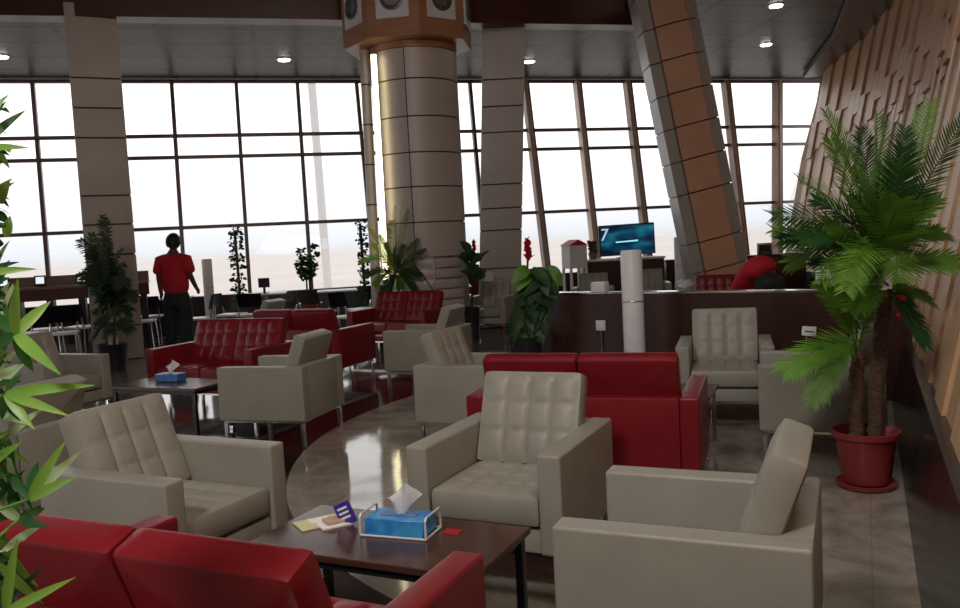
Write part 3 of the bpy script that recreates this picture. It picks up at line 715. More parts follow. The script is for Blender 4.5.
# small monitor on the right cabinet
p = at(765, 251, Y=17.0)
t = thing('desk_monitor', 'small silver-framed monitor on the low cabinet right of the slanting column', 'monitor', (p.x, p.y, pR.z+.035))
t.location.y += .02
z = p.z-pR.z
bm = bmesh.new(); box(bm, -.16, .16, -.02, .02, z-.13, z+.13, .018, 2); link('casing', bm, M['steel'], t)
bm = bmesh.new(); box(bm, -.12, .12, -.024, -.0205, z-.09, z+.09); link('screen', bm, M['darkpot'], t, False)
bm = bmesh.new(); box(bm, -.03, .03, -.01, .01, 0, z-.12); box(bm, -.08, .08, -.05, .05, 0, .01); link('stand', bm, M['steel'], t, False)

# ------------------------------------------------------------ left: counter with tablets, cafe furniture
ca = at(-60, 300, Y=12.9); cb = at(150, 300, Y=13.9)
a = Vector((ca.x, ca.y)); b = Vector((cb.x, cb.y)); d = (b-a).normalized(); L = (b-a).length; cang = math.atan2(d.y, d.x)
t = thing('bar_counter', 'long brown bar counter under the left-hand windows', 'counter', (a.x, a.y, 0), cang)
bm = bmesh.new(); box(bm, 0, L, .0, .5, 1.06, 1.10, .004, 1); link('counter_top', bm, M['wood_mid'], t, False)
bm = bmesh.new(); box(bm, 0, L, .24, .27, 1.101, 1.27, .003, 1); link('privacy_panel', bm, M['wood_mid'], t, False)
bm = bmesh.new(); box(bm, 0, L, .03, .06, .88, 1.059); link('apron', bm, M['maroon'], t, False)
nL = 7
for k in range(nL): bm = bmesh.new(); x = .1+(L-.2)*k/(nL-1); box(bm, x-.05, x+.05, .07, .4, 0, 1.058); link('leg', bm, M['dark_fabric'], t, False)
tab0 = None
for px, lab in [(4, 'small tablet screen at the very left edge of the bar counter'), (41, 'black-framed tablet on the counter, left of the window mullion foot'), (83, 'white-lit tablet on the counter beside the grey column')]:
    k = (px-480)/FOC*1.0; s = (k*a.y-a.x)/(d.x-k*d.y); 
    if not tab0:
        tab0 = thing('tablet_stand', lab, 'tablet', (a.x+d.x*s-d.y*.12, a.y+d.y*s+d.x*.12, 1.1005), cang, 'tablets on the bar counter')
        xf = Matrix.Rotation(R(-12), 4, 'X')
        bm = bmesh.new(); box(bm, -.085, .085, -.012, .012, .03, .19, .004, 1, xf=xf); cs = link('casing', bm, M['black'], tab0, False)
        bm = bmesh.new(); box(bm, -.06, .06, -.0145, -.0125, .055, .165, xf=xf); link('screen', bm, M['screen_white'], tab0, False)
        bm = bmesh.new(); box(bm, -.04, .04, -.03, .06, 0, .012); box(bm, -.01, .01, 0, .04, .01, .07); link('stand', bm, M['black'], tab0, False)
    else: dup(tab0, (a.x+d.x*s-d.y*.12, a.y+d.y*s+d.x*.12, 1.1005), cang, lab)
def cafe_chair(label, loc, rz):
    t = thing('cafe_chair', label, 'chair', loc, rz, 'cafe chairs by the windows')
    bm = bmesh.new(); box(bm, -.21, .21, -.21, .2, .44, .475, .015, 2); link('seat', bm, M['white'], t)
    bm = bmesh.new()
    n = 6; rows = []
    for i in range(n+1):
        an = R(-28+56*i/n); rows.append([bm.verts.new((.42*math.sin(an), .21+.06*zz-.42*(1-math.cos(an))*.6, .60+.22*zz)) for zz in (0, .5, 1)])
    for i in range(n):
        for j in range(2): bm.faces.new([rows[i][j], rows[i+1][j], rows[i+1][j+1], rows[i][j+1]])
    bmesh.ops.solidify(bm, geom=bm.faces[:], thickness=.02)
    link('backrest', bm, M['dark_fabric'], t)
    for sx in (-1, 1):
        bm = bmesh.new(); tube(bm, [(sx*.19, -.19, .44), (sx*.21, -.22, 0)], .013, 8); link('leg', bm, M['chrome'], t)
        bm = bmesh.new(); tube(bm, [(sx*.18, .24, .62), (sx*.18, .2, .44), (sx*.2, .24, 0)], .013, 8); link('leg', bm, M['chrome'], t)
    return t
def cafe_table(label, loc, rz):
    t = thing('cafe_table', label, 'table', loc, rz, 'cafe tables by the windows')
    bm = bmesh.new(); box(bm, -.35, .35, -.35, .35, .72, .745, .005, 1); link('table_top', bm, M['white2'], t)
    bm = bmesh.new(); tube(bm, [(0, 0, .02), (0, 0, .72)], .03, 12); link('pole', bm, M['steel'], t)
    bm = bmesh.new(); box(bm, -.22, .22, -.22, .22, 0, .02, .005, 1); link('base', bm, M['darkpot'], t)
    return t
cc0 = None
cl = [(22, 12.2, 160, 'dark-backed cafe chair nearest the left edge, below the counter'), (60, 12.0, 20, 'dark-backed cafe chair with a white seat left of the potted palm'), (45, 12.9, 200, 'cafe chair in the shadow directly under the tablet'), (80, 13.0, 170, 'cafe chair half hidden by the potted palm'),
      (140, 13.6, 100, 'cafe chair between the potted palm and the standing person'), (150, 14.6, 190, 'dark cafe chair just left of the standing person'),
      (198, 13.5, -80, 'cafe chair with a white seat just right of the standing person'), (230, 14.0, 80, 'cafe chair in front of the first ivy pole'), (253, 13.7, 180, 'cafe chair between ivy pole and small tree, back to the camera'),
      (281, 13.0, -80, 'cafe chair with a tall dark back left of the small tree'), (318, 13.6, 150, 'cafe chair right of the small tree by the windows'), (349, 12.3, 60, 'cafe chair with a white seat left of the round column'), (362, 13.7, -60, 'cafe chair beside the second ivy pole')]
for px, Y, a_, lab in cl:
    X = (px-480)/FOC*Y
    if cc0 is None: cc0 = cafe_chair(lab, (X, Y, 0), R(a_))
    else: dup(cc0, (X, Y, 0), R(a_), lab)
ct0 = None
for px, Y, lab in [(118, 15.1, 'white cafe table behind the potted palm'), (172, 15.2, 'white cafe table behind the standing person'), (267, 15.0, 'white cafe table between the ivy pole and the small tree'), (338, 14.8, 'white cafe table left of the round column')]:
    X = (px-480)/FOC*Y
    if ct0 is None: ct0 = cafe_table(lab, (X, Y, 0), R(10))
    else: dup(ct0, (X, Y, 0), R(10), lab)
p = at(264, 284, Y=15.0)
t = thing('cash_register', 'black monitor with a white screen on a cafe table by the windows', 'monitor', (p.x, 15.0, .7455))
bm = bmesh.new(); box(bm, -.1, .1, -.015, .015, .1, .27, .004, 1); link('casing', bm, M['black'], t, False)
bm = bmesh.new(); box(bm, -.08, .08, -.018, -.0155, .12, .25); link('screen', bm, M['darkpot'], t, False)
bm = bmesh.new(); box(bm, -.02, .02, -.01, .01, .008, .1); box(bm, -.08, .08, -.06, .06, 0, .01); link('stand', bm, M['black'], t, False)

# ------------------------------------------------------------ plants
def leaf_into(bm, base, tip, w, up=Vector((0, 0, 1)), sag=.0, mi=0, n=6, fold=.25, prof=None):
    base, tip = Vector(base), Vector(tip); d = tip-base; L = d.length; t = d.normalized(); s = t.cross(up)
    if s.length < 1e-3: s = t.cross(Vector((1, 0, 0)))
    s.normalize(); nrm = s.cross(t).normalized(); pr = None
    for i in range(n+1):
        f = i/n; ww = w*(prof(f) if prof else (math.sin(PI*min(1, f*.9+.1)**.8)**.85 if f < 1 else 0)); ww = max(ww, w*.02)
        c = base+d*f+nrm*(math.sin(PI*f)*sag*L)
        q = [bm.verts.new(c-s*ww/2+nrm*fold*ww*.5), bm.verts.new(c), bm.verts.new(c+s*ww/2+nrm*fold*ww*.5)]
        if pr:
            for k in range(2): bm.faces.new([pr[k], pr[k+1], q[k+1], q[k]]).material_index = mi
        pr = q
def frond(bm, base, tip, arch, ll, nl=26, mi=0, rnd=random, droop=.25, w=.014):
    base, tip = Vector(base), Vector(tip); d = tip-base; L = d.length; pts = []
    for i in range(13): f = i/12; pts.append(base+d*f+Vector((0, 0, 1))*math.sin(PI*f**.8)*arch*L)
    tube(bm, pts, [max(.0015, .007*(1-i/13)) for i in range(13)], 5, mi)
    for i in range(nl):
        f = .16+.84*i/(nl-1); x = f*12; k = min(int(x), 11); p = pts[k].lerp(pts[k+1], x-k); t = (pts[k+1]-pts[k]).normalized()
        s = t.cross(Vector((0, 0, 1)))
        if s.length < .05: s = Vector((1, 0, 0))
        s.normalize(); nu = s.cross(t); nu = nu+Vector((0, -.9, 0)); nu = (nu-t*nu.dot(t)).normalized(); s = t.cross(nu).normalized(); l = ll*(.45+.55*math.sin(PI*min(1, f*.75+.18)))*(1 if f < .9 else .75)
        for sg in (-1, 1):
            e = p+(s*sg*(.85)+t*(.55+.5*f)+nu*(.25))*l*rnd.uniform(.85, 1.1)*.72+Vector((0, 0, -droop*l*rnd.uniform(.6, 1.2)))
            leaf_into(bm, p, e, w*rnd.uniform(.8, 1.2), nu, .04, mi, 3, .2)
rp = random.Random(11)
# --- palm at right in red pot
P0 = at(868, 487, z=0); px0, py0 = P0.x, P0.y+.02
palm = thing('potted_palm', 'tall artificial palm with two trunks in a red plastic pot at right', 'plant', (px0, py0, 0))
bm = bmesh.new(); lathe(bm, [(.115, .03), (.125, .05), (.15, .25), (.158, .275), (.158, .28), (.175, .285), (.178, .315), (.165, .318), (.15, .28), (.14, .26)], 40, wob=.012); pot = link('pot', bm, M['terracotta'], palm)
bm = bmesh.new(); lathe(bm, [(.11, 0), (.15, .008), (.158, .032), (.150, .032), (.14, .02)], 40); link('saucer', bm, M['terracotta'], palm)
bm = bmesh.new(); lathe(bm, [(.145, .24), (.145, .262)], 24); link('soil', bm, M['soil'], palm)
def W(px, py, dy=0): v = at(px, py, Y=py0+dy); return v-Vector((px0, py0, 0))
def trunk(pa, pb, r0, r1):
    bm = bmesh.new(); n = 22; pts = [pa.lerp(pb, i/n)+Vector((.006*math.sin(i*.7), 0, 0)) for i in range(n+1)]
    tube(bm, pts, [(r0+(r1-r0)*i/n)*(1.12 if i % 2 else .95) for i in range(n+1)], 12); return link('trunk', bm, M['bark'], palm)
c1 = W(858, 350, .0); c2 = W(884, 292, .03)
b1 = Vector((-.055, 0, .26)); b2 = Vector((.06, .03, .26))
trunk(b1, c1, .038, .036); trunk(b2, c2, .04, .036)
c3 = W(880, 268, .03)
fr = [ # crown, tip px, tip dy, arch, leaflet, material
 (c3, (826, 113), .10, .10, .17, 'palm'), (c3, (877, 116), -.10, .03, .17, 'palm'), (c3, (930, 104), .05, .04, .16, 'palm_light'), (c3, (962, 122), -.15, .02, .17, 'palm_dark'),
 (c3, (775, 216), .0, .16, .19, 'palm_dark'), (c3, (790, 262), .25, .22, .18, 'palm'), (c3, (955, 262), -.05, .12, .18, 'palm'), (c3, (942, 232), .12, .18, .16, 'palm'), (c3, (850, 150), -.25, .08, .19, 'palm'), (c3, (905, 150), -.3, .04, .19, 'palm_dark'), (c3, (822, 282), -.35, .2, .15, 'palm'), (c3, (845, 290), -.5, .2, .17, 'palm_light'), (c3, (900, 280), -.45, .2, .17, 'palm'), (c3, (800, 180), -.2, .14, .18, 'palm'), (c3, (925, 190), .1, .06, .16, 'palm'), (c3, (860, 130), .15, .05, .17, 'palm_dark'), (c3, (840, 190), -.3, .1, .2, 'palm'), (c3, (900, 200), -.35, .1, .2, 'palm'), (c3, (870, 175), -.1, .03, .2, 'palm_light'), (c3, (915, 235), -.3, .15, .18, 'palm_light'), (c3, (825, 225), -.1, .15, .18, 'palm'), (c3, (782, 240), .1, .16, .18, 'palm_dark'), (c3, (905, 130), .0, .03, .17, 'palm_dark'),
 (c2, (925, 345), -.12, .14, .12, 'palm_dark'), (c2, (930, 300), .1, .1, .13, 'palm'), (c2, (835, 240), -.2, .1, .16, 'palm_light'), (c2, (812, 262), .2, .12, .14, 'palm_dark'),
 (c3, (830, 140), .2, .08, .18, 'palm'), (c3, (905, 165), .1, .05, .18, 'palm'), (c3, (775, 230), .2, .1, .17, 'palm'), (c3, (800, 240), -.2, .2, .18, 'palm_dark'), (c3, (815, 200), .1, .15, .18, 'palm_dark'), (c3, (850, 200), .0, .08, .2, 'palm_dark'), (c3, (940, 200), -.2, .08, .17, 'palm'), (c2, (850, 310), -.3, .2, .16, 'palm'),
 (c1, (784, 372), -.18, .12, .17, 'palm_light'), (c1, (812, 402), -.25, .25, .15, 'palm'), (c1, (860, 240), -.15, .05, .15, 'palm_light'), (c1, (835, 262), -.1, .08, .15, 'palm'), (c1, (885, 262), -.1, .08, .14, 'palm_light'), (c1, (820, 285), .1, .12, .15, 'palm')]
for c, (tx, ty), dy, ar, ll, mm in fr:
    bm = bmesh.new(); frond(bm, c+Vector((rp.uniform(-.02, .02), rp.uniform(-.03, .02), rp.uniform(-.05, .05))), W(tx, ty, dy), ar, ll*1.1, 38, 0, rp, .2, .0105); link('frond', bm, M[mm], palm)
bm = bmesh.new()
for (bx, by) in ((902, 298), (900, 315)):
    b2_ = bmesh.new(); bmesh.ops.create_icosphere(b2_, subdivisions=2, radius=.02); merge(bm, b2_, Matrix.Translation(W(bx, by, -.05)))
    tube(bm, [W(bx, by, -.05), c2], .003, 5)
link('red_berry', bm, M['flower'], palm)

# --- leafy plant at left, close to the camera
Y0 = 1.25
lp = thing('bamboo_plant', 'leafy bamboo-like plant with bright green blades at the left edge', 'plant', (-.98, 1.35, 0))
def LW(px, py, dy=0): v = at(px, py, Y=Y0+dy); return v-Vector((-.98, 1.35, 0))
bm = bmesh.new(); lathe(bm, [(.13, 0), (.17, .26), (.18, .27), (.165, .27), (.15, .24)], 28); link('pot', bm, M['terracotta'], lp)
bm = bmesh.new(); lathe(bm, [(.15, .2), (.15, .235)], 20); link('soil', bm, M['soil'], lp)
clusters = [
 ((-22, 150), 0, [((26, 110), 11, 'leaf_deep', .05), ((30, 148), 9, 'leaf_bright', -.03), ((7, 100), 8, 'leaf_deep', .1), ((-10, 90), 9, 'leaf_bright', 0)]),
 ((-20, 205), .05, [((15, 182), 10, 'leaf_bright', 0), ((13, 178), 8, 'leaf_deep', .05), ((-5, 160), 9, 'leaf_deep', .0), ((10, 215), 9, 'leaf_deep', .1)]),
 ((-18, 274), .0, [((37, 269), 9, 'leaf_bright', 0), ((20, 262), 8, 'leaf_deep', .08), ((5, 250), 9, 'leaf_deep', .05)]),
 ((16, 334), -.05, [((18, 277), 12, 'leaf_bright', -.04), ((51, 301), 13, 'leaf_bright', .03), ((61, 375), 14, 'leaf_bright', -.08), ((34, 372), 13, 'leaf_deep', .08), ((-6, 312), 12, 'leaf_deep', .05), ((-8, 350), 12, 'leaf_deep', .0), ((3, 290), 9, 'leaf_deep', .1)]),
 ((-12, 385), .0, [((19, 364), 11, 'leaf_pale', 0), ((22, 381), 8, 'leaf_deep', .03), ((8, 352), 10, 'leaf_deep', .1)]),
 ((6, 394), -.05, [((96, 385), 12, 'leaf_bright', -.02), ((60, 386), 9, 'leaf_deep', .08), ((70, 416), 11, 'leaf_bright', -.05), ((35, 430), 11, 'leaf_bright', -.03), ((20, 421), 10, 'leaf_deep', .05), ((2, 420), 10, 'leaf_deep', 0), ((26, 372), 8, 'leaf_deep', .1)]),
 ((-14, 440), .02, [((9, 433), 9, 'leaf_bright', 0), ((10, 452), 10, 'leaf_deep', .05)]),
 ((-16, 468), .0, [((22, 442), 12, 'leaf_bright', 0), ((14, 492), 10, 'leaf_deep', .06), ((8, 476), 11, 'leaf_deep', .0)]),
 ((30, 499), -.04, [((67, 439), 12, 'leaf_bright', -.02), ((83, 449), 11, 'leaf_pale', .02), ((76, 477), 12, 'leaf_bright', -.05), ((38, 462), 12, 'leaf_deep', .08), ((10, 472), 10, 'leaf_deep', .05)]),
 ((19, 519), .0, [((48, 527), 12, 'leaf_deep', -.04), ((45, 508), 12, 'leaf_deep', .04), ((-6, 500), 12, 'leaf_pale', .0), ((8, 490), 10, 'leaf_deep', .05)]),
 ((-14, 560), .0, [((11, 559), 12, 'leaf_deep', 0), ((6, 530), 11, 'leaf_deep', .04)]),
 ((6, 612), -.05, [((18, 537), 12, 'leaf_bright', -.02), ((76, 577), 11, 'leaf_bright', -.04), ((14, 560), 9, 'leaf_pale', .0), ((40, 640), 12, 'leaf_deep', 0), ((-8, 580), 10, 'leaf_deep', .0), ((8, 590), 10, 'leaf_bright', .05)]),
]
spine = [Vector((.02, .0, .24)), LW(-70, 560), LW(-62, 480), LW(-55, 400), LW(-55, 300), LW(-50, 200), LW(-40, 120)]
bm = bmesh.new(); tube(bm, spine, [.010, .009, .008, .007, .006, .005, .003], 8); link('stem', bm, M['leaf_bright'], lp)
spine2 = [Vector((-.04, -.02, .24)), LW(-40, 600, -.05), LW(-45, 520, -.05), LW(-60, 450, 0)]
bm = bmesh.new(); tube(bm, spine2, [.010, .008, .006, .003], 8); link('stem', bm, M['leaf_bright'], lp)
for (nx, ny), dy, lv in clusters:
    nd = LW(nx, ny, dy)
    sp_ = min(spine[1:]+spine2[1:], key=lambda v: abs(v.z-(nd.z-.08)))
    bm = bmesh.new(); tube(bm, [sp_, sp_.lerp(nd, .5)+Vector((0, 0, .02)), nd], [.0045, .003, .002], 6); br = link('branch', bm, M['leaf_bright'], lp)
    for (tx, ty), wpx, mm, ddy in lv:
        bm = bmesh.new(); ww = wpx*Y0/FOC*.9
        upv = Vector((.25, -1, .35))
        leaf_into(bm, nd, LW(tx, ty, dy+ddy), ww, upv, .05, 0, 9, .22); link('leaf', bm, M[mm], br)
# background leaves of the same plant outside to thicken
for k in range(210):
    nx, ny = rp.uniform(-60, 14), rp.uniform(270, 620) if k % 5 else rp.uniform(110, 270); nd = LW(nx, ny, rp.uniform(-.05, .15))
    if k % 2 == 0:
        sp_ = min(spine[1:], key=lambda v: (v-nd).length); bm = bmesh.new(); tube(bm, [sp_, nd], [.003, .002], 5)
    for _ in range(1):
        a = rp.uniform(0, 2*PI); l = rp.uniform(35, 66)
        if k % 2: bm = bmesh.new()
        leaf_into(bm, nd, LW(min(nx+l*math.cos(a), 44 if ny > 330 else 10), ny+l*math.sin(a), rp.uniform(0, .15)), 10*Y0/FOC, Vector((.2, -1, .4)), .05, 0, 7, .22)
    link('leaf', bm, M[('leaf_deep', 'leaf_bright', 'leaf_deep', 'leaf_deep', 'leaf_pale', 'leaf_bright', 'leaf_deep')[k % 7]], lp)

def potted(name, label, X, Y, h, rpot, potm='darkpot', hp=.32):
    t = thing(name, label, 'plant', (X, Y, 0))
    bm = bmesh.new(); lathe(bm, [(rpot*.75, 0), (rpot, hp), (rpot*1.05, hp+.01), (rpot*.9, hp+.01), (rpot*.88, hp-.03)], 24); link('pot', bm, M[potm], t)
    bm = bmesh.new(); lathe(bm, [(rpot*.86, hp-.06), (rpot*.86, hp-.035)], 20); link('soil', bm, M['soil'], t)
    return t
# areca palm before the left column
X = (109-480)/FOC*11.0
t = potted('areca_palm', 'dark dusty areca palm in a pot before the left square column', X-.0, 11.0, 1.9, .2, 'darkpot', .36)
for k in range(5):
    a = 2*PI*k/5; bm = bmesh.new(); tube(bm, [(.06*math.cos(a), .06*math.sin(a), .3), (.11*math.cos(a), .09*math.sin(a), .95)], [.018, .012], 8); link('cane', bm, M['bark'] if k % 2 else M['mullion_pale'], t)
for k in range(48):
    a = rp.uniform(0, 2*PI); zb = rp.uniform(.7, 1.3); hh = rp.uniform(.1, .75); rr_ = rp.uniform(.14, .36)
    if k < 7: hh, rr_ = 1.05-.03*k, .03+.03*k
    bm = bmesh.new(); frond(bm, (.04*math.cos(a), .04*math.sin(a), zb), (rr_*math.cos(a), rr_*math.sin(a)*.8, zb+hh-.22), .16, .19, 20, 0, rp, .5, .02); link('frond', bm, M['leaf_far' if k % 3 else 'leaf_gray'], t)
for k in range(12):
    a = rp.uniform(0, 2*PI); bm = bmesh.new(); frond(bm, (.05*math.cos(a), .05*math.sin(a), .6), (.3*math.cos(a), .28*math.sin(a), .62+rp.uniform(-.15, .1)), .2, .16, 12, 0, rp, .6, .025); link('frond', bm, M['leaf_gray'], t)
# palm at round column
Xc = -1.42; t = potted('column_palm', 'green and yellow palm in front of the round column', Xc, 12.1, 1.6, .16, 'darkpot', .5)
def CW(px, py, dy=0): return at(px, py, Y=12.1+dy)-Vector((Xc, 12.1, 0))
cr = CW(395, 275)
bm = bmesh.new(); tube(bm, [(0, 0, .46), cr], [.03, .025], 8); link('trunk', bm, M['bark'], t)
for (tx, ty), ar, ll, mm in [((403, 203), .0, .2, 'palm'), ((396, 208), .02, .22, 'leaf_far'), ((408, 212), .02, .2, 'leaf_far'), ((392, 222), .03, .2, 'leaf_far'), ((367, 226), .1, .13, 'leaf_yellow'), ((372, 244), .1, .14, 'leaf_yellow'), ((380, 236), .1, .14, 'leaf_yellow'), ((385, 244), .15, .15, 'palm_light'), ((360, 262), .3, .15, 'palm_light'), ((434, 292), .42, .05, 'leaf_far'), ((425, 250), .1, .15, 'leaf_far'), ((418, 240), .1, .16, 'leaf_far'), ((412, 262), .2, .18, 'palm'), ((375, 285), .3, .16, 'palm'), ((415, 290), .3, .16, 'leaf_far'), ((400, 288), .2, .2, 'palm'), ((384, 292), .2, .18, 'leaf_far'), ((396, 250), .1, .2, 'palm'), ((405, 246), .1, .2, 'leaf_far'), ((420, 275), .2, .16, 'leaf_far'), ((366, 276), .2, .16, 'leaf_far')]:
    bm = bmesh.new(); frond(bm, cr, CW(tx, ty, rp.uniform(-.18, .02)), ar, ll, 26, 0, rp, .2, .015); link('frond', bm, M[mm], t)
# broad leaved plants with red flowers
def flower_plant(label, X, Y, spots, flow, gl, fl_h, potz=.45, col='leaf_far', rpot=.17):
    t = potted('flowering_plant', label, X, Y, 1, rpot, 'darkpot', potz)
    def FW_(px, py, dy=0): return at(px, py, Y=Y+dy)-Vector((X, Y, 0))
    cr = FW_(*flow[0]); bm = bmesh.new(); tube(bm, [(0, 0, potz-.04), (cr.x*.5, 0, (cr.z+potz)/2), cr], [.02, .014, .01], 8); st = link('stem', bm, M['leaf_far'], t)
    for (bx, by), (tx, ty), w, mm in spots:
        bm = bmesh.new(); b0 = FW_(bx, by, rp.uniform(-.06, .06)); tp = FW_(tx, ty, rp.uniform(-.15, .05)); leaf_into(bm, b0, tp, w, Vector((rp.uniform(-.3, .3), -1, .5)), .12, 0, 7, .3)
        q = Vector((cr.x*.4, 0, min(b0.z-.03, cr.z*.98))); tube(bm, [q, b0], .005, 5); link('leaf', bm, M[mm], t)
    for f in flow:
        c = FW_(*f); bm = bmesh.new()
        for k in range(14):
            a = k*2.4; r_ = fl_h*.36*(1-k/22); z = -fl_h*.4+fl_h*k/14
            leaf_into(bm, c+Vector((0, 0, z)), c+Vector((r_*math.cos(a), r_*math.sin(a), z+fl_h*.35)), fl_h*.38, Vector((0, 0, 1)), .1, 0, 4, .3)
        link('flower', bm, M['flower'], t)
sp1 = []
for k in range(22):
    bx, by = 537+rp.uniform(-8, 8), rp.uniform(268, 300); a = rp.uniform(-2.6, -.5) if k % 2 else rp.uniform(.3, 2.8)
    sp1.append(((bx, by), (bx+26*math.cos(a), by+22*abs(math.sin(a))+6), rp.uniform(.10, .16), 'leaf_far' if k % 4 else 'palm_dark'))
for k in range(14):
    bx, by = 535+rp.uniform(-14, 12), rp.uniform(300, 330); sp1.append(((bx, by), (bx+rp.uniform(-16, 12), by+rp.uniform(14, 26)), .11, 'palm_dark' if k % 2 else 'leaf_far'))
sp1 += [((528, 268), (511, 284), .14, 'palm'), ((530, 272), (516, 292), .12, 'palm_light'), ((546, 268), (562, 286), .16, 'palm'), ((544, 274), (558, 294), .13, 'palm_light'), ((520, 300), (508, 338), .10, 'leaf_far'), ((522, 310), (512, 348), .08, 'leaf_far')]
flower_plant('dark leafy plant topped by one red flower at the partition end', .42, 8.15, sp1, [(528, 254)], 0, .2, .5)
sp2 = []
for k in range(18):
    bx, by = 472+rp.uniform(-3, 3), rp.uniform(255, 280); a = rp.uniform(-3.1, .1); sp2.append(((bx, by), (bx+14*math.cos(a), by+10*math.sin(a)), .14, 'leaf_far'))
sp2 += [((470, 252), (460, 241), .14, 'leaf_far'), ((474, 262), (490, 250), .06, 'leaf_far')]
flower_plant('distant leafy plant with a red bloom between round and square columns', -.13, 12.35, sp2, [(474, 248)], 0, .16, .5, rpot=.12)
# ivy poles
def ivy(label, px, Y, ytop, wd):
    X = (px-480)/FOC*Y-.0; zt = at(px, ytop, Y=Y).z
    t = potted('ivy_pole', label, X, Y, 1, .16, 'darkpot', .35)
    bm = bmesh.new(); tube(bm, [(0, 0, .3), (-.02, 0, zt-.05)], .025, 8); link('pole', bm, M['bark'], t)
    bm = bmesh.new(); r2 = random.Random(px)
    for k in range(230):
        z = r2.uniform(.4, zt); a = r2.uniform(0, 2*PI); rr_ = wd*r2.uniform(.3, 1); b0 = Vector((.02*math.cos(a)-.02*z/zt, .02*math.sin(a), z)); e = Vector((rr_*math.cos(a), rr_*math.sin(a), z+r2.uniform(-.08, .05)))
        leaf_into(bm, b0.lerp(e, .45), e, r2.uniform(.05, .09), Vector((r2.uniform(-1, 1), r2.uniform(-1, 1), .6)), .1, 0, 3, .3)
        tube(bm, [b0, b0.lerp(e, .5)], .003, 3)
    link('foliage', bm, M['leaf_far'], t)
ivy('tall narrow ivy pole right of the pale post by the windows', 241, 14.9, 227, .19)
ivy('thin ivy pole just left of the round column', 366, 14.6, 221, .13)
# small tree
Yt = 14.9; X = (311-480)/FOC*Yt; t = potted('small_tree', 'small round-headed tree in a pot before the windows', X, Yt, 1, .2, 'terracotta', .52)
zc = at(308, 268, Y=Yt).z
bm = bmesh.new(); tube(bm, [(0, 0, .48), (.01, 0, zc)], [.03, .02], 8); tube(bm, [(-.06, 0, .48), (-.05, 0, zc)], [.02, .012], 8); link('trunk', bm, M['bark'], t)
bm = bmesh.new(); r2 = random.Random(5)
for k in range(420):
    v = Vector((r2.gauss(0, 1), r2.gauss(0, 1), r2.gauss(0, 1))).normalized()*r2.uniform(.5, 1)
    c = Vector((v.x*.20-.03, v.y*.18, v.z*.26+zc)); e = c+Vector((r2.uniform(-.07, .07), r2.uniform(-.07, .07), r2.uniform(-.05, .05)))
    leaf_into(bm, c, e, .05, Vector((r2.uniform(-1, 1), r2.uniform(-1, 1), .5)), .1, 0, 3, .3)
for b_ in ((.1, .42), (-.14, .36), (.16, .3)):
    for k in range(14): c = Vector((b_[0]+r2.uniform(-.05, .05), r2.uniform(-.05, .05), zc-.06+b_[1]+r2.uniform(-.05, .05))); leaf_into(bm, c, c+Vector((r2.uniform(-.08, .08), 0, r2.uniform(-.05, .05))), .05, Vector((0, -1, .4)), .1, 0, 3, .3)
link('foliage', bm, M['leaf_far'], t)
# bush on the tv cabinet
p = at(593, 258, Y=15.75); t = thing('small_bush', 'small brownish potted bush left of the television', 'plant', (p.x, p.y, Z1))
bm = bmesh.new(); lathe(bm, [(.07, 0), (.09, .12), (.08, .12), (.07, .1)], 16); link('pot', bm, M['wood_mid'], t)
bm = bmesh.new(); tube(bm, [(0, 0, .09), (0, 0, .2)], .01, 5)
for k in range(120):
    c = Vector((r2.uniform(-.1, .1), r2.uniform(-.08, .08), r2.uniform(.12, .36))); leaf_into(bm, c.lerp(Vector((0, 0, c.z*.8)), .6), c, .04, Vector((0, -1, .3)), .1, 0, 3, .3)
link('foliage', bm, mat('brown_leaf', (.10, .08, .02), .6), t)
# leaning card on the distant armchair
p = at(488, 283, Y=13.2)
bm = bmesh.new(); box(bm, -.07, .07, -.008, .008, 0, .24, .003, 1, xf=Matrix.Rotation(R(18), 4, 'Y')); o = tag(link('menu_card', bm, M['paper'], None, False), 'white card standing tilted on the distant beige armchair', 'card'); o.location = (p.x-.02, p.y+.22, .745)

# ------------------------------------------------------------ people
def skin_mesh(name, V, E, m, parent, sub=2, root=0):
    bm = bmesh.new(); ly = bm.verts.layers.skin.verify(); vv = []
    for i, (p_, r_) in enumerate(V):
        v = bm.verts.new(p_); v[ly].radius = (r_, r_) if not isinstance(r_, tuple) else r_; v[ly].use_root = (i == root); vv.append(v)
    for a, b in E: bm.edges.new((vv[a], vv[b]))
    me = bpy.data.meshes.new(name); bm.to_mesh(me); bm.free()
    tmp = bpy.data.objects.new(name+'_s', me); C.objects.link(tmp)
    tmp.modifiers.new('s', 'SKIN'); sd_ = tmp.modifiers.new('d', 'SUBSURF'); sd_.levels = sub; sd_.render_levels = sub
    dg = bpy.context.evaluated_depsgraph_get(); me2 = bpy.data.meshes.new_from_object(tmp.evaluated_get(dg)); me2.name = name
    bpy.data.objects.remove(tmp); me2.materials.clear(); me2.materials.append(m)
    for p_ in me2.polygons: p_.use_smooth = True
    o = bpy.data.objects.new(name, me2); C.objects.link(o); o.parent = parent; return o
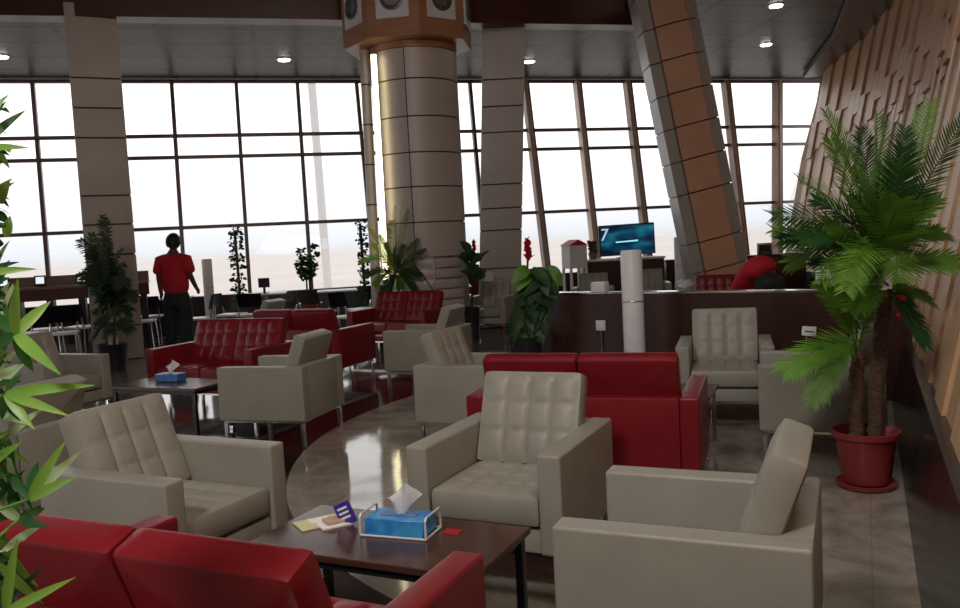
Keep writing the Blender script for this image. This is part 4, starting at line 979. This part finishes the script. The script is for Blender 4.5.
def head_mesh(parent, c, rz, tilt=0, s=1):
    bm = bmesh.new(); bmesh.ops.create_uvsphere(bm, u_segments=28, v_segments=20, radius=1)
    for v in bm.verts:
        x, y, z = v.co; w = 1-.22*max(0, -z)
        v.co = Vector((x*.074*w, y*.092*(1-.1*max(0, -z)), z*.115))
        if y < -.85 and -.25 < z < .12 and abs(x) < .3: v.co.y -= .018*(1-abs(x)/.3)      # nose
        if y < -.7 and .08 < z < .3 and .2 < abs(x) < .55: v.co.y += .008                   # eye sockets
        if y < -.8 and -.5 < z < -.38 and abs(x) < .35: v.co.y -= .005                       # lips
    xf = Matrix.Translation(c) @ Matrix.Rotation(rz, 4, 'Z') @ Matrix.Rotation(tilt, 4, 'X') @ Matrix.Scale(s, 4)
    for sx in (-1, 1):
        b2 = bmesh.new(); bmesh.ops.create_uvsphere(b2, u_segments=10, v_segments=8, radius=1)
        for v in b2.verts: v.co = Vector((sx*.075+v.co.x*.012, .01+v.co.y*.02, v.co.z*.032))
        merge(bm, b2)
    for v in bm.verts: v.co = xf @ v.co
    h = link('head', bm, M['skin'], parent)
    bm = bmesh.new(); bmesh.ops.create_uvsphere(bm, u_segments=28, v_segments=20, radius=1)
    bmesh.ops.delete(bm, geom=[v for v in bm.verts if v.co.z < -.62 or (v.co.y < -.3 and v.co.z < .45)], context='VERTS')
    for v in bm.verts: n_ = 1+.03*noise.noise(v.co*6); v.co = xf @ Vector((v.co.x*.083*n_, v.co.y*.102*n_+.003, v.co.z*.125*n_+.004))
    bmesh.ops.solidify(bm, geom=bm.faces[:], thickness=.004)
    link('hair', bm, M['hair'], parent); return h
def hand(V, E, wr, wi, d, side, curl=.35):     # five fingers on the wrist vertex
    d = d.normalized(); s = side.normalized(); n = d.cross(s)
    V.append((wr+d*.05, (.034, .018))); pi_ = len(V)-1; E.append((wi, pi_))
    for k, (o, l) in enumerate(((-.027, .062), (-.009, .075), (.009, .07), (.026, .055))):
        V.append((wr+d*.085+s*o, .0095)); a_ = len(V)-1; E.append((pi_, a_))
        V.append((wr+d*(.085+l*.5)+s*o+n*curl*.02, .0085)); b_ = len(V)-1; E.append((a_, b_))
        V.append((wr+d*(.085+l*.85)+s*o+n*curl*.05, .0075)); E.append((b_, len(V)-1))
    V.append((wr+d*.045-s*.035, .011)); a_ = len(V)-1; E.append((pi_, a_)); V.append((wr+d*.085-s*.052, .009)); E.append((a_, len(V)-1))
V3 = Vector
# standing man, back to the camera
pf = at(181, 352, z=0)
man = thing('standing_person', 'person in a red polo shirt and dark trousers standing with back to the camera', 'person', (pf.x, pf.y, 0), R(170))
sc_ = 1.04
V = [(V3((0, 0, 1.0)), (.12, .09)), (V3((0, .01, 1.2)), (.13, .09)), (V3((0, .015, 1.4)), (.14, .09)), (V3((0, .0, 1.52)), (.07, .07)), (V3((0, -.02, 1.62)), .062)]
E = [(0, 1), (1, 2), (2, 3), (3, 4)]
for sx in (-1, 1):
    i = len(V); V += [(V3((sx*.17, .01, 1.44)), .055), (V3((sx*.22, .02, 1.2)), .043), (V3((sx*.24, -.03, .97)) if sx > 0 else V3((sx*.23, -.10, 1.0)), .03)]
    E += [(2, i), (i, i+1), (i+1, i+2)]
    w = V[i+2][0]; dd = (w-V[i+1][0]); hand(V, E, w, i+2, dd+V3((0, -.02, 0)), V3((0, 1, 0)))
    i = len(V); V += [(V3((sx*.09, 0, .9)), .085), (V3((sx*.10, -.01, .5)), .055), (V3((sx*.11, .02, .1)), .04), (V3((sx*.12, -.1, .04)), .03)]
    E += [(0, i), (i, i+1), (i+1, i+2), (i+2, i+3)]
skin_mesh('body', V, E, M['skin'], man, 1)
head_mesh(man, V3((0, -.03, 1.70)), 0, R(12), 1.12)
V = [(V3((0, .0, .86)), (.20, .135)), (V3((0, .0, 1.08)), (.195, .13)), (V3((0, .015, 1.33)), (.21, .135)), (V3((0, .01, 1.46)), (.13, .085)), (V3((0, -.0, 1.55)), .075),
     (V3((-.185, .01, 1.43)), .085), (V3((-.235, .02, 1.20)), .08), (V3((.185, .01, 1.43)), .085), (V3((.235, .02, 1.20)), .08)]
man.scale = (1.17, 1.1, 1.0)
skin_mesh('polo_shirt', V, [(0, 1), (1, 2), (2, 3), (3, 4), (3, 5), (5, 6), (3, 7), (7, 8)], M['shirt'], man, 2)
V = [(V3((0, .0, 1.06)), (.15, .10)), (V3((0, .0, .88)), (.175, .12))]; E = [(0, 1)]
for sx in (-1, 1): i = len(V); V += [(V3((sx*.10, 0, .76)), .115), (V3((sx*.11, -.01, .48)), .09), (V3((sx*.115, .02, .08)), .075)]; E += [(1, i), (i, i+1), (i+1, i+2)]
skin_mesh('trousers', V, E, M['trouser'], man, 2)
for sx in (-1, 1):
    bm = bmesh.new(); box(bm, sx*.12-.045, sx*.12+.045, -.19, .09, 0, .07, .025, 3); link('shoe', bm, M['black'], man)
# bending person behind the partition
pb = at(758, 290, Y=9.5)
bp_ = thing('bending_person', 'person in a red shirt bending over behind the dark partition', 'person', (pb.x+.0, pb.y, 0), 0)
V = [(V3((.12, 0, .92)), (.12, .12)), (V3((.04, .10, .98)), (.12, .12)), (V3((.0, .24, .90)), (.12, .12)), (V3((-.02, .36, .72)), .06), (V3((-.03, .42, .64)), .05)]; E = [(0, 1), (1, 2), (2, 3), (3, 4)]
for sy in (-1, 1):
    i = len(V); V += [(V3((-.01+sy*.15, .28, .76)), .055), (V3((-.01+sy*.19, .32, .60)), .042), (V3((-.04+sy*.16, .38, .44)), .03)]; E += [(2, i), (i, i+1), (i+1, i+2)]
    hand(V, E, V[i+2][0], i+2, V3((-.2, .2, -1)), V3((0, 1, 0)))
    i = len(V); V += [(V3((.13+sy*.08, sy*.03, .85)), .085), (V3((.13+sy*.09, .0, .48)), .055), (V3((.15+sy*.1, .03, .08)), .04), (V3((.10+sy*.12, .12, .04)), .03)]; E += [(0, i), (i, i+1), (i+1, i+2), (i+2, i+3)]
skin_mesh('body', V, E, M['skin'], bp_, 1)
head_mesh(bp_, V3((-.04, .46, .56)), R(170), R(60))
V = [(V3((.12, -.02, .90)), (.22, .17)), (V3((.04, .06, 1.05)), (.25, .19)), (V3((.0, .22, .93)), (.23, .17)), (V3((-.02, .36, .74)), (.10, .1)), (V3((-.16, .26, .76)), .08), (V3((-.20, .30, .62)), .07), (V3((.14, .30, .78)), .08), (V3((.18, .34, .66)), .07)]
skin_mesh('shirt', V, [(0, 1), (1, 2), (2, 3), (2, 4), (4, 5), (2, 6), (6, 7)], M['shirt'], bp_, 2)
V = [(V3((.17, -.08, .93)), (.16, .15)), (V3((.15, -.03, .82)), (.17, .16))]; E = [(0, 1)]
for sy in (-1, 1): i = len(V); V += [(V3((.13+sy*.09, 0, .74)), .10), (V3((.13+sy*.1, 0, .46)), .078), (V3((.15+sy*.11, .03, .08)), .06)]; E += [(1, i), (i, i+1), (i+1, i+2)]
skin_mesh('trousers', V, E, M['trouser'], bp_, 2)
for sy in (-1, 1): bm = bmesh.new(); box(bm, .15+sy*.12-.045, .15+sy*.12+.045, -.06, .20, 0, .07, .025, 3); link('shoe', bm, M['black'], bp_)

# exterior mast seen through the glass
p = at(327, 255, Y=45); bm = bmesh.new(); tube(bm, [(p.x, p.y, -5), (p.x-.25, p.y, 13)], .22, 10); tag(link('light_mast', bm, mat('mast', (.5, .49, .49), .7)), 'pale lighting mast standing outside beyond the left windows', 'mast')

# ------------------------------------------------------------ world and lights
w = bpy.data.worlds.new('sky'); S.world = w; w.use_nodes = True; nt = w.node_tree; nt.nodes.clear()
tc = nt.nodes.new('ShaderNodeTexCoord'); sx_ = nt.nodes.new('ShaderNodeSeparateXYZ'); rp_ = nt.nodes.new('ShaderNodeValToRGB'); bg = nt.nodes.new('ShaderNodeBackground'); ou = nt.nodes.new('ShaderNodeOutputWorld')
nt.links.new(tc.outputs['Generated'], sx_.inputs[0]); nt.links.new(sx_.outputs['Z'], rp_.inputs['Fac'])
e = rp_.color_ramp.elements; e[0].position = 0; e[0].color = (.44, .43, .43, 1); e[1].position = .25; e[1].color = (1, .98, .96, 1)
for ps, c in ((.012, (.47, .485, .515)), (.035, (.53, .525, .535)), (.07, (.64, .61, .59)), (.13, (.82, .79, .77))):
    k = e.new(ps); k.color = (*c, 1)
nt.links.new(rp_.outputs['Color'], bg.inputs['Color']); bg.inputs['Strength'].default_value = 1.75; nt.links.new(bg.outputs[0], ou.inputs['Surface'])
def area(loc, size, power, rot=(0, 0, 0), col=(1, .95, .88), sy=None):
    l = bpy.data.lights.new('unseen_light', 'AREA'); l.energy = power; l.size = size; l.color = col
    if sy: l.shape = 'RECTANGLE'; l.size_y = sy
    o = bpy.data.objects.new('unseen_light', l); C.objects.link(o); o.location = loc; o.rotation_euler = rot
area((-2.2, -1.2, 5.2), .8, 170, (R(25), R(-18), 0))
area((1.5, 1.0, 7.1), 2.5, 130)  # soft overhead fill added for general room light, no fixture in view
area((0, 6, 7.1), 3, 15)  # weaker added fill further into the room
S.view_settings.view_transform = 'Standard'; S.view_settings.look = 'None'; S.view_settings.gamma = 1; S.view_settings.exposure = .22
